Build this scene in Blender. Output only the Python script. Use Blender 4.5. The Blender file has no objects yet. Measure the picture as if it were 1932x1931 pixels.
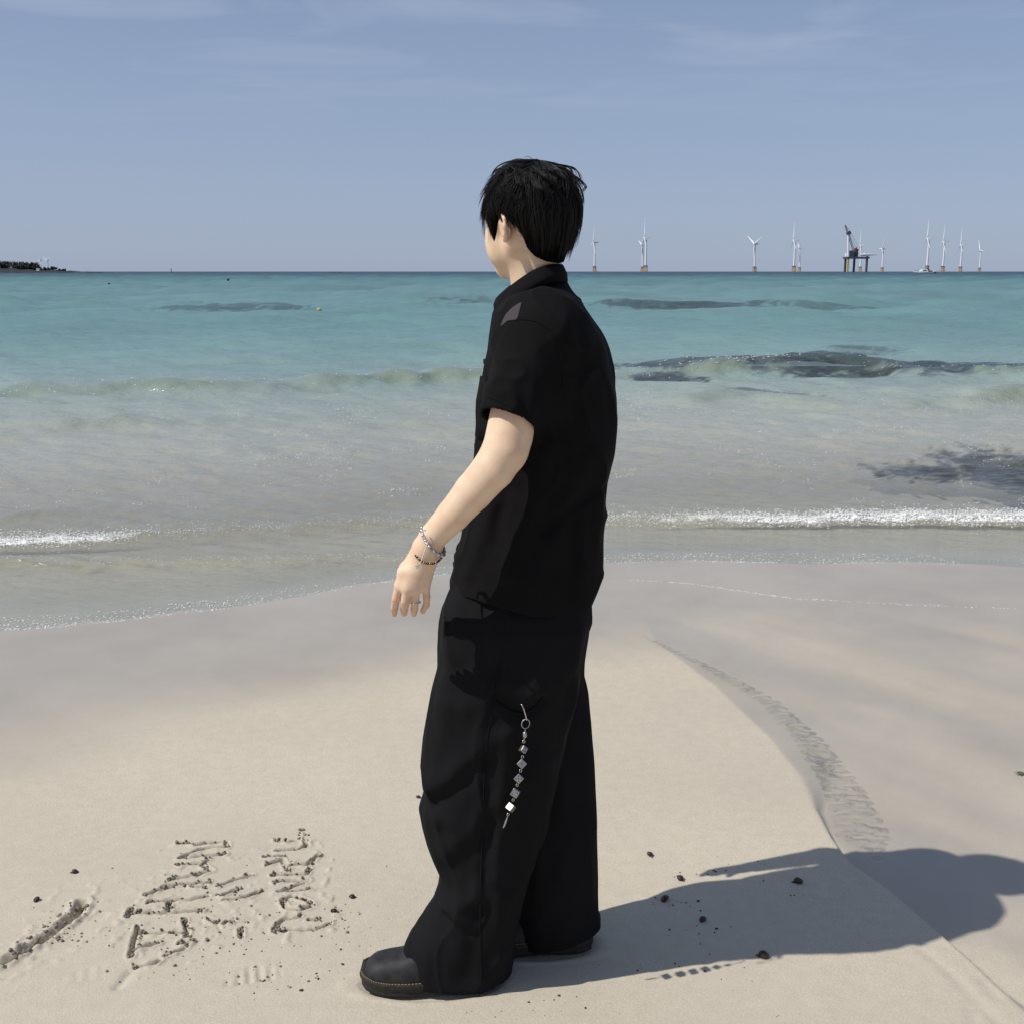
import bpy, math, random
import numpy as np
from mathutils import Vector, Matrix
from mathutils.bvhtree import BVHTree
random.seed(7); RNG = np.random.default_rng(11)
SC = bpy.context.scene; COL = SC.collection

# ---------------------------------------------------------------- camera
F, H, TILT = 2100.0, 1.605, math.radians(12.17)
CT, ST = math.cos(TILT), math.sin(TILT)
cam_d = bpy.data.cameras.new('camera'); cam = bpy.data.objects.new('camera', cam_d); COL.objects.link(cam)
cam.location = (0, 0, H); cam.rotation_euler = (math.pi/2 - TILT, 0, 0)
cam_d.sensor_width = 36; cam_d.lens = 36*F/1932; cam_d.clip_start = 0.05; cam_d.clip_end = 200000
SC.camera = cam

# ---------------------------------------------------------------- sky, sun, exposure
SUN_EL, SUN_AZ = math.radians(52.0), math.radians(19.0)      # light travels towards +X turned SUN_AZ towards +Y
world = bpy.data.worlds.new('World'); SC.world = world; world.use_nodes = True
wn, wl = world.node_tree.nodes, world.node_tree.links; wn.clear()
def wnode(t, **kw):
    n = wn.new(t)
    for k, v in kw.items(): setattr(n, k, v)
    return n
sky = wnode('ShaderNodeTexSky', sky_type='NISHITA', sun_disc=False, sun_elevation=SUN_EL,
            sun_rotation=math.atan2(-math.cos(SUN_AZ), -math.sin(SUN_AZ)) % (2*math.pi),
            altitude=0, air_density=0.75, dust_density=0.55, ozone_density=2.4)
bg = wnode('ShaderNodeBackground'); bg.inputs['Strength'].default_value = 0.086
wo = wnode('ShaderNodeOutputWorld')
tc = wnode('ShaderNodeTexCoord'); sp = wnode('ShaderNodeSeparateXYZ')
wl.new(tc.outputs['Generated'], sp.inputs[0])
# thin haze layer: air low over the sea is greyer than the clear sky
hz = wnode('ShaderNodeMapRange'); hz.inputs[1].default_value = 0.0; hz.inputs[2].default_value = 0.34; hz.inputs[3].default_value = 0.82; hz.inputs[4].default_value = 0.30
wl.new(sp.outputs['Z'], hz.inputs[0])
hmix = wnode('ShaderNodeMix', data_type='RGBA'); hmix.inputs['B'].default_value = (3.38, 4.02, 5.55, 1)
wl.new(hz.outputs[0], hmix.inputs['Factor']); wl.new(sky.outputs[0], hmix.inputs['A'])
# thin cirrus veils projected on a high layer
mx = wnode('ShaderNodeMath', operation='MAXIMUM'); mx.inputs[1].default_value = 0.05; wl.new(sp.outputs['Z'], mx.inputs[0])
dx = wnode('ShaderNodeMath', operation='DIVIDE'); wl.new(sp.outputs['X'], dx.inputs[0]); wl.new(mx.outputs[0], dx.inputs[1])
dy = wnode('ShaderNodeMath', operation='DIVIDE'); wl.new(sp.outputs['Y'], dy.inputs[0]); wl.new(mx.outputs[0], dy.inputs[1])
cb = wnode('ShaderNodeCombineXYZ'); wl.new(dx.outputs[0], cb.inputs[0]); wl.new(dy.outputs[0], cb.inputs[1])
mp = wnode('ShaderNodeMapping'); mp.inputs['Location'].default_value = (2.3, 1.1, 0.0); mp.inputs['Scale'].default_value = (0.75, 0.9, 1); mp.inputs['Rotation'].default_value = (0, 0, 0.5)
wl.new(cb.outputs[0], mp.inputs[0])
nz = wnode('ShaderNodeTexNoise'); nz.inputs['Scale'].default_value = 1.0; nz.inputs['Detail'].default_value = 7; nz.inputs['Roughness'].default_value = 0.55; nz.inputs['Distortion'].default_value = 0.6
wl.new(mp.outputs[0], nz.inputs['Vector'])
cr = wnode('ShaderNodeMapRange'); cr.inputs[1].default_value = 0.48; cr.inputs[2].default_value = 0.74; cr.inputs[3].default_value = 0.0; cr.inputs[4].default_value = 0.22
wl.new(nz.outputs[0], cr.inputs[0])
cz = wnode('ShaderNodeMapRange'); cz.inputs[1].default_value = 0.11; cz.inputs[2].default_value = 0.215   # veils thin out towards the horizon
wl.new(sp.outputs['Z'], cz.inputs[0])
cm = wnode('ShaderNodeMath', operation='MULTIPLY'); wl.new(cr.outputs[0], cm.inputs[0]); wl.new(cz.outputs[0], cm.inputs[1])
cmix = wnode('ShaderNodeMix', data_type='RGBA'); cmix.inputs['B'].default_value = (8.0, 8.6, 9.6, 1)
wl.new(cm.outputs[0], cmix.inputs['Factor']); wl.new(hmix.outputs['Result'], cmix.inputs['A'])
wl.new(cmix.outputs['Result'], bg.inputs[0]); wl.new(bg.outputs[0], wo.inputs[0])

sun_d = bpy.data.lights.new('sun', 'SUN'); sun_d.energy = 3.4; sun_d.angle = math.radians(0.53); sun_d.color = (1.0, 0.955, 0.88)
sun = bpy.data.objects.new('sun', sun_d); COL.objects.link(sun)
SUNDIR = Vector((math.cos(SUN_EL)*math.cos(SUN_AZ), math.cos(SUN_EL)*math.sin(SUN_AZ), -math.sin(SUN_EL)))
sun.rotation_euler = SUNDIR.to_track_quat('-Z', 'Y').to_euler(); sun.location = (-3, -2, 5)
vs = SC.view_settings; vs.view_transform = 'Standard'; vs.look = 'None'; vs.exposure = 0.20; vs.gamma = 1.0; vs.use_curve_mapping = False
SC.cycles.max_bounces = 8; SC.cycles.transparent_max_bounces = 12

# ---------------------------------------------------------------- helpers
def ray(px, py):
    u, v = (px-966)/F, (py-966)/F
    return u, CT - v*ST, -ST - v*CT
def P(px, py, Y):
    d = ray(px, py); t = Y/d[1]
    return np.array((d[0]*t, Y, H + d[2]*t))
def G(px, py, z=0.0):
    d = ray(px, py); t = (z-H)/d[2]
    return np.array((d[0]*t, d[1]*t, z))
def PXM(Y, z): return (Y*CT + (H-z)*ST)/F          # metres for one picture unit at a place
def sm(a, b, x):
    t = np.clip((x-a)/(b-a), 0, 1); return t*t*(3-2*t)

def _hash(*c):
    h = np.zeros(np.broadcast(*c).shape, np.uint32)
    for i, v in enumerate(c):
        h = h ^ ((v.astype(np.int64) & 0xffffffff).astype(np.uint32)*np.uint32([374761393, 668265263, 2246822519][i])); h = (h ^ (h >> np.uint32(13)))*np.uint32(1274126177)
    return ((h ^ (h >> np.uint32(16))) & np.uint32(0xffffff)).astype(np.float32)/np.float32(0xffffff)
def vnoise(*c):
    """value noise in -1..1 over 1 to 3 coordinate arrays"""
    c = np.broadcast_arrays(*c); i = [np.floor(v) for v in c]; f = [(v-k) for v, k in zip(c, i)]; f = [t*t*(3-2*t) for t in f]
    out = 0
    n = len(c)
    for m in range(1 << n):
        w = 1; q = []
        for k in range(n):
            b = (m >> k) & 1; w = w*(f[k] if b else 1-f[k]); q.append(i[k]+b)
        out = out + w*_hash(*q)
    return out*2-1
def fbm(*c, oct=3, gain=.5):
    s, a, t = 0, 1, 0
    for o in range(oct):
        s = s + a*vnoise(*[v*(2**o)+17.3*o for v in c]); t += a; a *= gain
    return s/t

def mesh_np(name, V, Fc, mat=None, parent=None, smooth=True, attrs=None):
    me = bpy.data.meshes.new(name); V = np.asarray(V, np.float32); Fc = np.asarray(Fc, np.int32)
    k = Fc.shape[1]
    me.vertices.add(len(V)); me.vertices.foreach_set('co', V.ravel())
    me.loops.add(Fc.size); me.loops.foreach_set('vertex_index', Fc.ravel())
    me.polygons.add(len(Fc)); me.polygons.foreach_set('loop_start', np.arange(len(Fc), dtype=np.int32)*k)
    me.polygons.foreach_set('use_smooth', np.full(len(Fc), smooth, bool))
    me.update(calc_edges=True); me.validate()
    for an, av in (attrs or {}).items():
        a = me.attributes.new(an, 'FLOAT', 'POINT'); a.data.foreach_set('value', np.asarray(av, np.float32).ravel())
    return link(name, me, mat, parent)
def link(name, me, mat=None, parent=None):
    o = bpy.data.objects.new(name, me); COL.objects.link(o)
    if mat: me.materials.append(mat)
    if parent: o.parent = parent
    return o
class MB:
    """collects mixed polygons for one mesh"""
    def __init__(s): s.v, s.f = [], []
    def add(s, V, Fc):
        n = len(s.v); s.v += [tuple(map(float, p)) for p in V]; s.f += [tuple(int(i)+n for i in q) for q in Fc]; return s
    def box(s, c, d, R=None, taper=1.0):
        V = []
        for z in (-1, 1):
            for x, y in ((-1, -1), (1, -1), (1, 1), (-1, 1)):
                k = taper if z > 0 else 1
                p = Vector((x*d[0]/2*k, y*d[1]/2*k, z*d[2]/2)); p = (R @ p) if R else p
                V.append(p + Vector(c))
        return s.add(V, [(3, 2, 1, 0), (4, 5, 6, 7), (0, 1, 5, 4), (1, 2, 6, 5), (2, 3, 7, 6), (3, 0, 4, 7)])
    def tube(s, pts, r, n=8, cap=True, closed=False):
        pts = [Vector(map(float, p)) for p in pts]; m = len(pts); rs = r if hasattr(r, '__len__') else [r]*m
        V, q = [], []; up = None
        for i, p in enumerate(pts):
            a = pts[(i-1) % m] if (closed or i) else p; b = pts[(i+1) % m] if (closed or i < m-1) else p
            t = (b-a).normalized()
            if up is None: up = t.orthogonal().normalized()
            up = (up - t*up.dot(t)); up = up.normalized() if up.length > 1e-6 else t.orthogonal().normalized(); w = t.cross(up)
            for k in range(n):
                an = 2*math.pi*k/n; V.append(p + (up*math.cos(an) + w*math.sin(an))*rs[i])
        for i in range(m if closed else m-1):
            j = (i+1) % m
            for k in range(n): q.append((i*n+k, i*n+(k+1) % n, j*n+(k+1) % n, j*n+k))
        if cap and not closed:
            V += V[:n]+V[(m-1)*n:m*n]; q += [tuple(range(m*n, m*n+n))[::-1], tuple(range(m*n+n, m*n+2*n))]
        return s.add(V, q)
    def ball(s, c, r, nu=10, nv=6, R=None):
        r = r if hasattr(r, '__len__') else (r, r, r); V = [(0, 0, -1)]; q = []
        for j in range(1, nv):
            a = math.pi*j/nv
            for i in range(nu):
                b = 2*math.pi*i/nu; V.append((math.sin(a)*math.cos(b), math.sin(a)*math.sin(b), -math.cos(a)))
        V.append((0, 0, 1)); top = len(V)-1
        for i in range(nu):
            q.append((0, 1+(i+1) % nu, 1+i)); q.append((top, top-nu+i, top-nu+(i+1) % nu))
            for j in range(nv-2): q.append((1+j*nu+i, 1+j*nu+(i+1) % nu, 1+(j+1)*nu+(i+1) % nu, 1+(j+1)*nu+i))
        W = []
        for v in V:
            p = Vector((v[0]*r[0], v[1]*r[1], v[2]*r[2])); p = (R @ p) if R else p; W.append(p+Vector(c))
        return s.add(W, q)
    def loft(s, rings, cap=True):
        n = len(rings[0]); V = [p for r in rings for p in r]; q = []
        for i in range(len(rings)-1):
            for k in range(n): q.append((i*n+k, i*n+(k+1) % n, (i+1)*n+(k+1) % n, (i+1)*n+k))
        if cap: q += [tuple(range(n))[::-1], tuple((len(rings)-1)*n+k for k in range(n))]
        return s.add(V, q)
    def build(s, name, mat, parent=None, smooth=False, origin=None):
        me = bpy.data.meshes.new(name); o = Vector(origin) if origin is not None else Vector((0, 0, 0))
        me.from_pydata([tuple(Vector(p)-o) for p in s.v], [], s.f); me.update()
        if smooth: me.polygons.foreach_set('use_smooth', [True]*len(me.polygons))
        ob = link(name, me, mat, parent); ob.location = o
        return ob
def empty(name, loc, rz=0):
    o = bpy.data.objects.new(name, None); COL.objects.link(o); o.location = loc; o.rotation_euler = (0, 0, rz); o.empty_display_size = .1
    return o
def tag(o, label=None, cat=None, group=None, kind=None):
    for k, v in (('label', label), ('category', cat), ('group', group), ('kind', kind)):
        if v: o[k] = v
    return o
def copy_tree(o, parent=None):
    c = o.copy(); COL.objects.link(c); c.parent = parent
    for ch in list(o.children): copy_tree(ch, c)
    return c
def adopt(child, parent):
    """parent keeping the child's present place (parents here are unrotated empties or meshes)"""
    child.parent = parent; loc = Vector((0, 0, 0)); p = parent
    while p: loc += p.location; p = p.parent
    child.location = child.location - loc
    return child

# ---------------------------------------------------------------- materials
def mat(name, base=(.5, .5, .5), rough=.6, spec=.5, metal=0.0, noise=None, bump=None, sheen=0, sss=0, coat=0, bump2=None):
    """noise = (scale, amount 0..1, second colour); bump = (scale, strength, distance)"""
    m = bpy.data.materials.new(name); m.use_nodes = True; nt = m.node_tree; b = nt.nodes['Principled BSDF']
    b.inputs['Base Color'].default_value = (*base, 1); b.inputs['Roughness'].default_value = rough
    b.inputs['Specular IOR Level'].default_value = spec; b.inputs['Metallic'].default_value = metal
    if sheen: b.inputs['Sheen Weight'].default_value = sheen; b.inputs['Sheen Roughness'].default_value = .5
    if sss: b.inputs['Subsurface Weight'].default_value = sss; b.inputs['Subsurface Radius'].default_value = (.012, .005, .003); b.inputs['Subsurface Scale'].default_value = 1.0
    if coat: b.inputs['Coat Weight'].default_value = coat
    t = nt.nodes.new('ShaderNodeTexCoord')
    if noise:
        n = nt.nodes.new('ShaderNodeTexNoise'); n.inputs['Scale'].default_value = noise[0]; n.inputs['Detail'].default_value = 5
        nt.links.new(t.outputs['Object'], n.inputs['Vector'])
        r = nt.nodes.new('ShaderNodeMapRange'); r.inputs[1].default_value = .35; r.inputs[2].default_value = .7; r.inputs[4].default_value = noise[1]
        nt.links.new(n.outputs[0], r.inputs[0])
        x = nt.nodes.new('ShaderNodeMix'); x.data_type = 'RGBA'; x.inputs['A'].default_value = (*base, 1); x.inputs['B'].default_value = (*noise[2], 1)
        nt.links.new(r.outputs[0], x.inputs['Factor']); nt.links.new(x.outputs['Result'], b.inputs['Base Color'])
    if bump:
        n = nt.nodes.new('ShaderNodeTexNoise'); n.inputs['Scale'].default_value = bump[0]; n.inputs['Detail'].default_value = 4
        nt.links.new(t.outputs['Object'], n.inputs['Vector'])
        u = nt.nodes.new('ShaderNodeBump'); u.inputs['Strength'].default_value = bump[1]; u.inputs['Distance'].default_value = bump[2]
        nt.links.new(n.outputs[0], u.inputs['Height']); nt.links.new(u.outputs[0], b.inputs['Normal'])
        if bump2:
            mp2 = nt.nodes.new('ShaderNodeMapping'); mp2.inputs['Scale'].default_value = bump2[3]; mp2.inputs['Rotation'].default_value = (.2, .3, 0); nt.links.new(t.outputs['Object'], mp2.inputs[0])
            n2 = nt.nodes.new('ShaderNodeTexNoise'); n2.noise_type = 'RIDGED_MULTIFRACTAL'; n2.inputs['Scale'].default_value = bump2[0]; n2.inputs['Detail'].default_value = 2; nt.links.new(mp2.outputs[0], n2.inputs['Vector'])
            u2 = nt.nodes.new('ShaderNodeBump'); u2.inputs['Strength'].default_value = bump2[1]; u2.inputs['Distance'].default_value = bump2[2]; nt.links.new(n2.outputs[0], u2.inputs['Height']); nt.links.new(u2.outputs[0], u.inputs['Normal'])
    return m

# sand: dry to wet, with the groove shadow of the writing, by the attribute 'wet'
def sand_material():
    m = bpy.data.materials.new('sand'); m.use_nodes = True; nt = m.node_tree; N, L = nt.nodes, nt.links; b = N['Principled BSDF']
    t = N.new('ShaderNodeTexCoord')
    at = N.new('ShaderNodeAttribute'); at.attribute_name = 'wet'
    def noise(s, d, r=.6):
        n = N.new('ShaderNodeTexNoise'); n.inputs['Scale'].default_value = s; n.inputs['Detail'].default_value = d; n.inputs['Roughness'].default_value = r
        L.new(t.outputs['Object'], n.inputs['Vector']); return n
    grain = noise(300, 3, .8); mid = noise(26, 5); big = noise(1.3, 4)
    def mix(a, bb, f, blend='MIX'):
        x = N.new('ShaderNodeMix'); x.data_type = 'RGBA'; x.blend_type = blend
        for s, v in (('A', a), ('B', bb)):
            if isinstance(v, tuple): x.inputs[s].default_value = (*v, 1)
            else: L.new(v, x.inputs[s])
        if isinstance(f, float): x.inputs['Factor'].default_value = f
        else: L.new(f, x.inputs['Factor'])
        return x.outputs['Result']
    def rng(v, a, bb, c, d):
        r = N.new('ShaderNodeMapRange')
        for i, q in enumerate((a, bb, c, d)): r.inputs[i+1].default_value = q
        L.new(v, r.inputs[0]); return r.outputs[0]
    dry = mix((.560, .500, .398), (.475, .415, .322), rng(mid.outputs[0], .35, .7, 0, .55))
    dry = mix(dry, (.27, .22, .155), rng(grain.outputs[0], .57, .72, 0, .8))
    dry = mix(dry, (.80, .73, .60), rng(grain.outputs[0], .43, .31, 0, .8))
    wet = mix((.420, .378, .316), (.350, .312, .260), rng(big.outputs[0], .35, .7, 0, 1.0))
    wet = mix(wet, (.27, .225, .175), rng(grain.outputs[0], .55, .8, 0, .35))
    col = mix(dry, wet, at.outputs['Fac']); L.new(col, b.inputs['Base Color'])
    L.new(rng(at.outputs['Fac'], .25, 1.0, .92, .33), b.inputs['Roughness'])
    L.new(rng(at.outputs['Fac'], .25, 1.0, .15, .5), b.inputs['Specular IOR Level'])
    bu = N.new('ShaderNodeBump'); bu.inputs['Distance'].default_value = .0032
    L.new(rng(at.outputs['Fac'], .0, .9, .55, .08), bu.inputs['Strength'])
    g2 = noise(150, 4, .7); L.new(g2.outputs[0], bu.inputs['Height']); L.new(bu.outputs[0], b.inputs['Normal'])
    return m
SAND = sand_material()

def water_material(name, tint):
    m = bpy.data.materials.new(name); m.use_nodes = True; nt = m.node_tree; N, L = nt.nodes, nt.links; N.clear()
    out = N.new('ShaderNodeOutputMaterial'); t = N.new('ShaderNodeTexCoord')
    def attr(n):
        a = N.new('ShaderNodeAttribute'); a.attribute_name = n; return a.outputs['Fac']
    def noise(s, d, sc=(1, 1, 1), r=.6):
        mpn = N.new('ShaderNodeMapping'); mpn.inputs['Scale'].default_value = sc; L.new(t.outputs['Object'], mpn.inputs[0])
        n = N.new('ShaderNodeTexNoise'); n.inputs['Scale'].default_value = s; n.inputs['Detail'].default_value = d; n.inputs['Roughness'].default_value = r
        L.new(mpn.outputs[0], n.inputs['Vector']); return n.outputs[0]
    def math_(op, a, b=None):
        n = N.new('ShaderNodeMath'); n.operation = op
        for i, v in enumerate((a, b)):
            if v is None: continue
            if isinstance(v, (int, float)): n.inputs[i].default_value = v
            else: L.new(v, n.inputs[i])
        return n.outputs[0]
    def rng(v, a, bb, c, d):
        r = N.new('ShaderNodeMapRange')
        for i, q in enumerate((a, bb, c, d)): r.inputs[i+1].default_value = q
        L.new(v, r.inputs[0]); return r.outputs[0]
    ramp = N.new('ShaderNodeValToRGB'); L.new(attr('deep'), ramp.inputs[0]); e = ramp.color_ramp.elements   # colour of the water by its depth
    e[0].position = 0; e[0].color = (.42, .405, .345, 1)
    e[1].position = 1; e[1].color = (.034, .076, .115, 1)
    for p_, c_ in ((.05, (.395, .385, .325)), (.12, (.350, .365, .320)), (.20, (.285, .335, .305)), (.27, (.215, .305, .290)), (.34, (.172, .282, .275)), (.41, (.140, .258, .255)), (.56, (.120, .232, .235)), (.74, (.084, .185, .198)), (.86, (.056, .130, .155)), (.94, (.040, .094, .130))):
        q = e.new(p_); q.color = (*c_, 1)
    patch = noise(.09, 4, (1, .5, 1))
    hs = N.new('ShaderNodeHueSaturation'); L.new(ramp.outputs[0], hs.inputs['Color']); L.new(rng(patch, .3, .7, .86, 1.14), hs.inputs['Value'])
    # bump in three sizes, finer close to the shore
    bn = noise(9.0, 5, (.55, 1, 1)); bf = noise(1.6, 5, (.42, 1, 1)); bb_ = noise(.16, 5, (.35, 1, 1))
    b1 = N.new('ShaderNodeBump'); b1.inputs['Distance'].default_value = .035; L.new(bn, b1.inputs['Height']); L.new(attr('b_near'), b1.inputs['Strength'])
    b2 = N.new('ShaderNodeBump'); b2.inputs['Distance'].default_value = .16; L.new(bf, b2.inputs['Height']); L.new(attr('b_mid'), b2.inputs['Strength']); L.new(b1.outputs[0], b2.inputs['Normal'])
    b3 = N.new('ShaderNodeBump'); b3.inputs['Distance'].default_value = 1.1; L.new(bb_, b3.inputs['Height']); L.new(attr('b_far'), b3.inputs['Strength']); L.new(b2.outputs[0], b3.inputs['Normal'])
    nrm = b3.outputs[0]
    def cmix(a_, c_, f_):
        x = N.new('ShaderNodeMix'); x.data_type = 'RGBA'; L.new(a_, x.inputs['A']); x.inputs['B'].default_value = (*c_, 1); L.new(f_, x.inputs['Factor']); return x.outputs['Result']
    wn_ = noise(2.2, 4, (.3, 1, 1)); weed = math_('MULTIPLY', attr('weed'), rng(wn_, .3, .6, .72, 1.0))
    bodyc = cmix(cmix(hs.outputs[0], (.195, .235, .165), attr('crest')), (.034, .042, .046), weed)      # wave crests show the water's own green, weed beds their dark
    dif = N.new('ShaderNodeBsdfDiffuse'); L.new(bodyc, dif.inputs[0]); L.new(nrm, dif.inputs['Normal'])
    tr = N.new('ShaderNodeBsdfTransparent'); tr.inputs[0].default_value = (*tint, 1)
    body = N.new('ShaderNodeMixShader'); L.new(attr('opac'), body.inputs[0]); L.new(tr.outputs[0], body.inputs[1]); L.new(dif.outputs[0], body.inputs[2])
    fr = N.new('ShaderNodeFresnel'); fr.inputs['IOR'].default_value = 1.333; L.new(nrm, fr.inputs['Normal'])
    gl = N.new('ShaderNodeBsdfGlossy'); gl.inputs['Color'].default_value = (1, 1, 1, 1); L.new(nrm, gl.inputs['Normal']); L.new(attr('rough'), gl.inputs['Roughness'])
    surf = N.new('ShaderNodeMixShader'); L.new(math_('MINIMUM', fr.outputs[0], attr('fmax')), surf.inputs[0]); L.new(body.outputs[0], surf.inputs[1]); L.new(gl.outputs[0], surf.inputs[2])
    # foam
    fn0 = noise(13, 6, (.55, 1, 1), .8); fn1 = noise(60, 3, (.6, 1, 1), .7); fn = math_('ADD', math_('MULTIPLY', fn0, .7), math_('MULTIPLY', fn1, .3)); fd = math_('ADD', fn, math_('MULTIPLY', attr('foam'), .62))
    fm = rng(fd, .84, 1.02, 0, .95)
    fo = N.new('ShaderNodeBsdfDiffuse'); fo.inputs[0].default_value = (.80, .80, .78, 1)
    fin = N.new('ShaderNodeMixShader'); L.new(fm, fin.inputs[0]); L.new(surf.outputs[0], fin.inputs[1]); L.new(fo.outputs[0], fin.inputs[2])
    L.new(fin.outputs[0], out.inputs[0])
    return m
WATER = water_material('sea_water', (.93, .965, .945)); RUNNEL = water_material('clear_water', (.985, .99, .985))
# ---------------------------------------------------------------- the beach
ZW = -0.045                                              # still water level
def poly_y(pts, z=0.0):                                  # picture points to (x, y) on the ground
    return np.array([G(a, b, z)[:2] for a, b in pts])
SH = poly_y([(0, 1190), (110, 1184), (230, 1172), (330, 1160), (430, 1148), (560, 1126), (700, 1103), (850, 1083), (1000, 1070), (1130, 1064), (1300, 1061), (1500, 1062), (1700, 1064), (1932, 1068), (2200, 1070)], ZW)
def shore(x): return np.interp(x, SH[:, 0], SH[:, 1])
BK = poly_y([(1225, 1205), (1340, 1290), (1440, 1385), (1500, 1460), (1532, 1515), (1570, 1580), (1600, 1622), (1680, 1680), (1760, 1750), (1830, 1812), (1900, 1880), (1960, 1945)])[::-1]
def bank(x, y): return x - np.interp(y, BK[:, 1], BK[:, 0])        # positive on the low, wet side
ST_ = poly_y([(1222, 1206), (1290, 1240), (1360, 1276), (1450, 1325), (1530, 1400), (1595, 1490), (1625, 1560), (1648, 1605)], -.015)[::-1]
def stream(x, y): return x - np.interp(y, ST_[:, 1], ST_[:, 0])
def stream_w(y): return np.interp(y, [ST_[0, 1]-.05, ST_[0, 1]+.05, 3.0, 3.6, ST_[-1, 1]-.1, ST_[-1, 1]+.05], [.0, .075, .115, .085, .022, .0])

ZOOM = lambda a: [(x*.353, 1525.5+y*.353) for x, y in a]
STROKES = [[(955, 182), (1000, 180)], [(1040, 187), (1110, 178), (1210, 172), (1215, 200), (1100, 205), (1010, 235), (960, 258)], [(960, 258), (1080, 247), (1200, 238)],
  [(960, 295), (1080, 290), (1110, 268)], [(1090, 300), (1130, 325), (1040, 352), (910, 370)],
  [(1110, 385), (940, 402), (870, 410)], [(1090, 408), (1030, 410)], [(920, 412), (850, 430), (780, 455)],
  [(800, 492), (890, 485), (1020, 478), (1110, 460)], [(905, 490), (900, 535)], [(720, 555), (900, 550), (1000, 543), (1080, 538)], [(680, 575), (705, 530)],
  [(740, 628), (718, 690), (700, 790)], [(760, 668), (870, 662), (990, 660)], [(985, 590), (1000, 640), (995, 680)], [(740, 748), (850, 715)], [(960, 720), (1015, 714)], [(885, 785), (930, 770), (990, 742)],
  [(1165, 408), (1250, 375), (1345, 350)], [(1190, 460), (1260, 425)], [(1200, 485), (1290, 475), (1350, 455), (1380, 440)],
  [(1480, 158), (1540, 168), (1610, 150), (1640, 132)], [(1612, 110), (1640, 190), (1600, 203), (1480, 216)],
  [(1420, 248), (1500, 243)], [(1430, 292), (1510, 262), (1540, 325)], [(1540, 292), (1640, 290), (1700, 245)],
  [(1460, 348), (1640, 342), (1652, 318)], [(1470, 385), (1560, 378), (1650, 380), (1560, 415), (1490, 437), (1640, 428)],
  [(1510, 480), (1560, 463), (1650, 488), (1670, 520), (1600, 540), (1530, 528), (1508, 490)],
  [(1470, 655), (1480, 612), (1520, 587), (1600, 580)], [(1510, 652), (1690, 642), (1760, 615)],
  [(1655, 590), (1690, 590)], [(730, 845), (830, 826), (850, 815)], [(1120, 590), (1160, 600)], [(1200, 610), (1250, 595)], [(1285, 645), (1290, 680)]]
STROKES = [poly_y(ZOOM(s)) for s in STROKES]
GROOVE = poly_y(ZOOM([(-60, 850), (0, 825), (90, 780), (160, 735), (250, 680), (350, 610), (410, 560), (440, 500)]))
SOFTG = [poly_y(ZOOM([(630, 950), (690, 880), (750, 832)])), poly_y([(1700, 1760), (1790, 1835), (1880, 1925)]), poly_y([(1852, 1845), (1880, 1880)]), poly_y([(1832, 1905), (1838, 1935)])]
def seg_dist(X, Y, poly):
    d = np.full(X.shape, 9.0)
    for (ax, ay), (bx, by) in zip(poly[:-1], poly[1:]):
        vx, vy = bx-ax, by-ay; t = np.clip(((X-ax)*vx+(Y-ay)*vy)/(vx*vx+vy*vy+1e-12), 0, 1)
        d = np.minimum(d, np.hypot(X-ax-t*vx, Y-ay-t*vy))
    return d
def beach_z(x, y, fine=True):
    s = y - shore(x)
    z = np.where(s < 0, ZW*np.exp(np.minimum(s, 0)/.95)-.002*np.minimum(-s, 8)*0, ZW - .034*s)
    z = np.where(s > 9, ZW-.306-.12*(s-9), z); z = np.maximum(z, -7)
    z = z + .006*fbm(x*1.3, y*1.3, oct=3)*sm(1.5, -.5, s) + .0015*fbm(x*9, y*9, oct=2)*sm(0, -.6, s)
    b = bank(x, y); w = np.interp(y, [2.0, 2.95, 3.15, 3.5, 4.2], [.03, .012, .03, .2, .7])
    w = np.where(y < 2.3, w+.05*sm(2.3, 2.1, y), w)
    z = z - .021*sm(0, 1, (b+.002)/w)*sm(5.2, 3.6, y) + .012*sm(.5, 1.6, b)*sm(5.0, 3.6, y)
    q = stream(x, y); sw = stream_w(y)
    ins = np.exp(-(q/np.maximum(sw*.75, .01))**2)*(sw > 0)
    ph = y*155 + 26*np.abs(q) + 3.0*fbm(x*9, y*9, oct=2)
    z = z - .004*ins + ins*.0035*np.abs(np.sin(ph/2))**.7*(.4+.9*np.clip(.5+fbm(x*14, y*14, oct=2), 0, 1.2))
    # drainage streaks on the low side
    z = z + .0025*fbm((x-.8*y)*7, (x+y)*1.1, oct=3)*sm(.03, .3, b)*sm(.2, -.8, s)
    return z, s, b, ins
def axis(parts):
    a = [np.arange(lo, hi, st) for lo, hi, st in parts]; a = np.concatenate(a); return a
def geo(lo, hi, st, g):
    v = [lo]
    while v[-1] < hi: v.append(v[-1]+st); st *= g
    return np.array(v[1:])
xs = np.concatenate([-1.35-geo(0, 400, .03, 1.085)[::-1], axis([(-1.35, -.30, .0034), (-.30, 1.72, .0075)]), 1.72+geo(0, 400, .03, 1.085)])
ys = np.concatenate([2.06-geo(0, 400, .03, 1.15)[::-1], axis([(2.06, 2.98, .0034), (2.98, 3.4, .0065), (3.4, 6.0, .015), (6.0, 10, .035)]), 10+geo(0, 90, .05, 1.1)])
GX, GY = np.meshgrid(xs, ys)
Z, S_, B_, INS = beach_z(GX, GY)
wet = np.clip(sm(-2.15, -.95, S_ + .42*fbm(GX*.8+GY*.4, GY*1.4, oct=3)), 0, 1)
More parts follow.
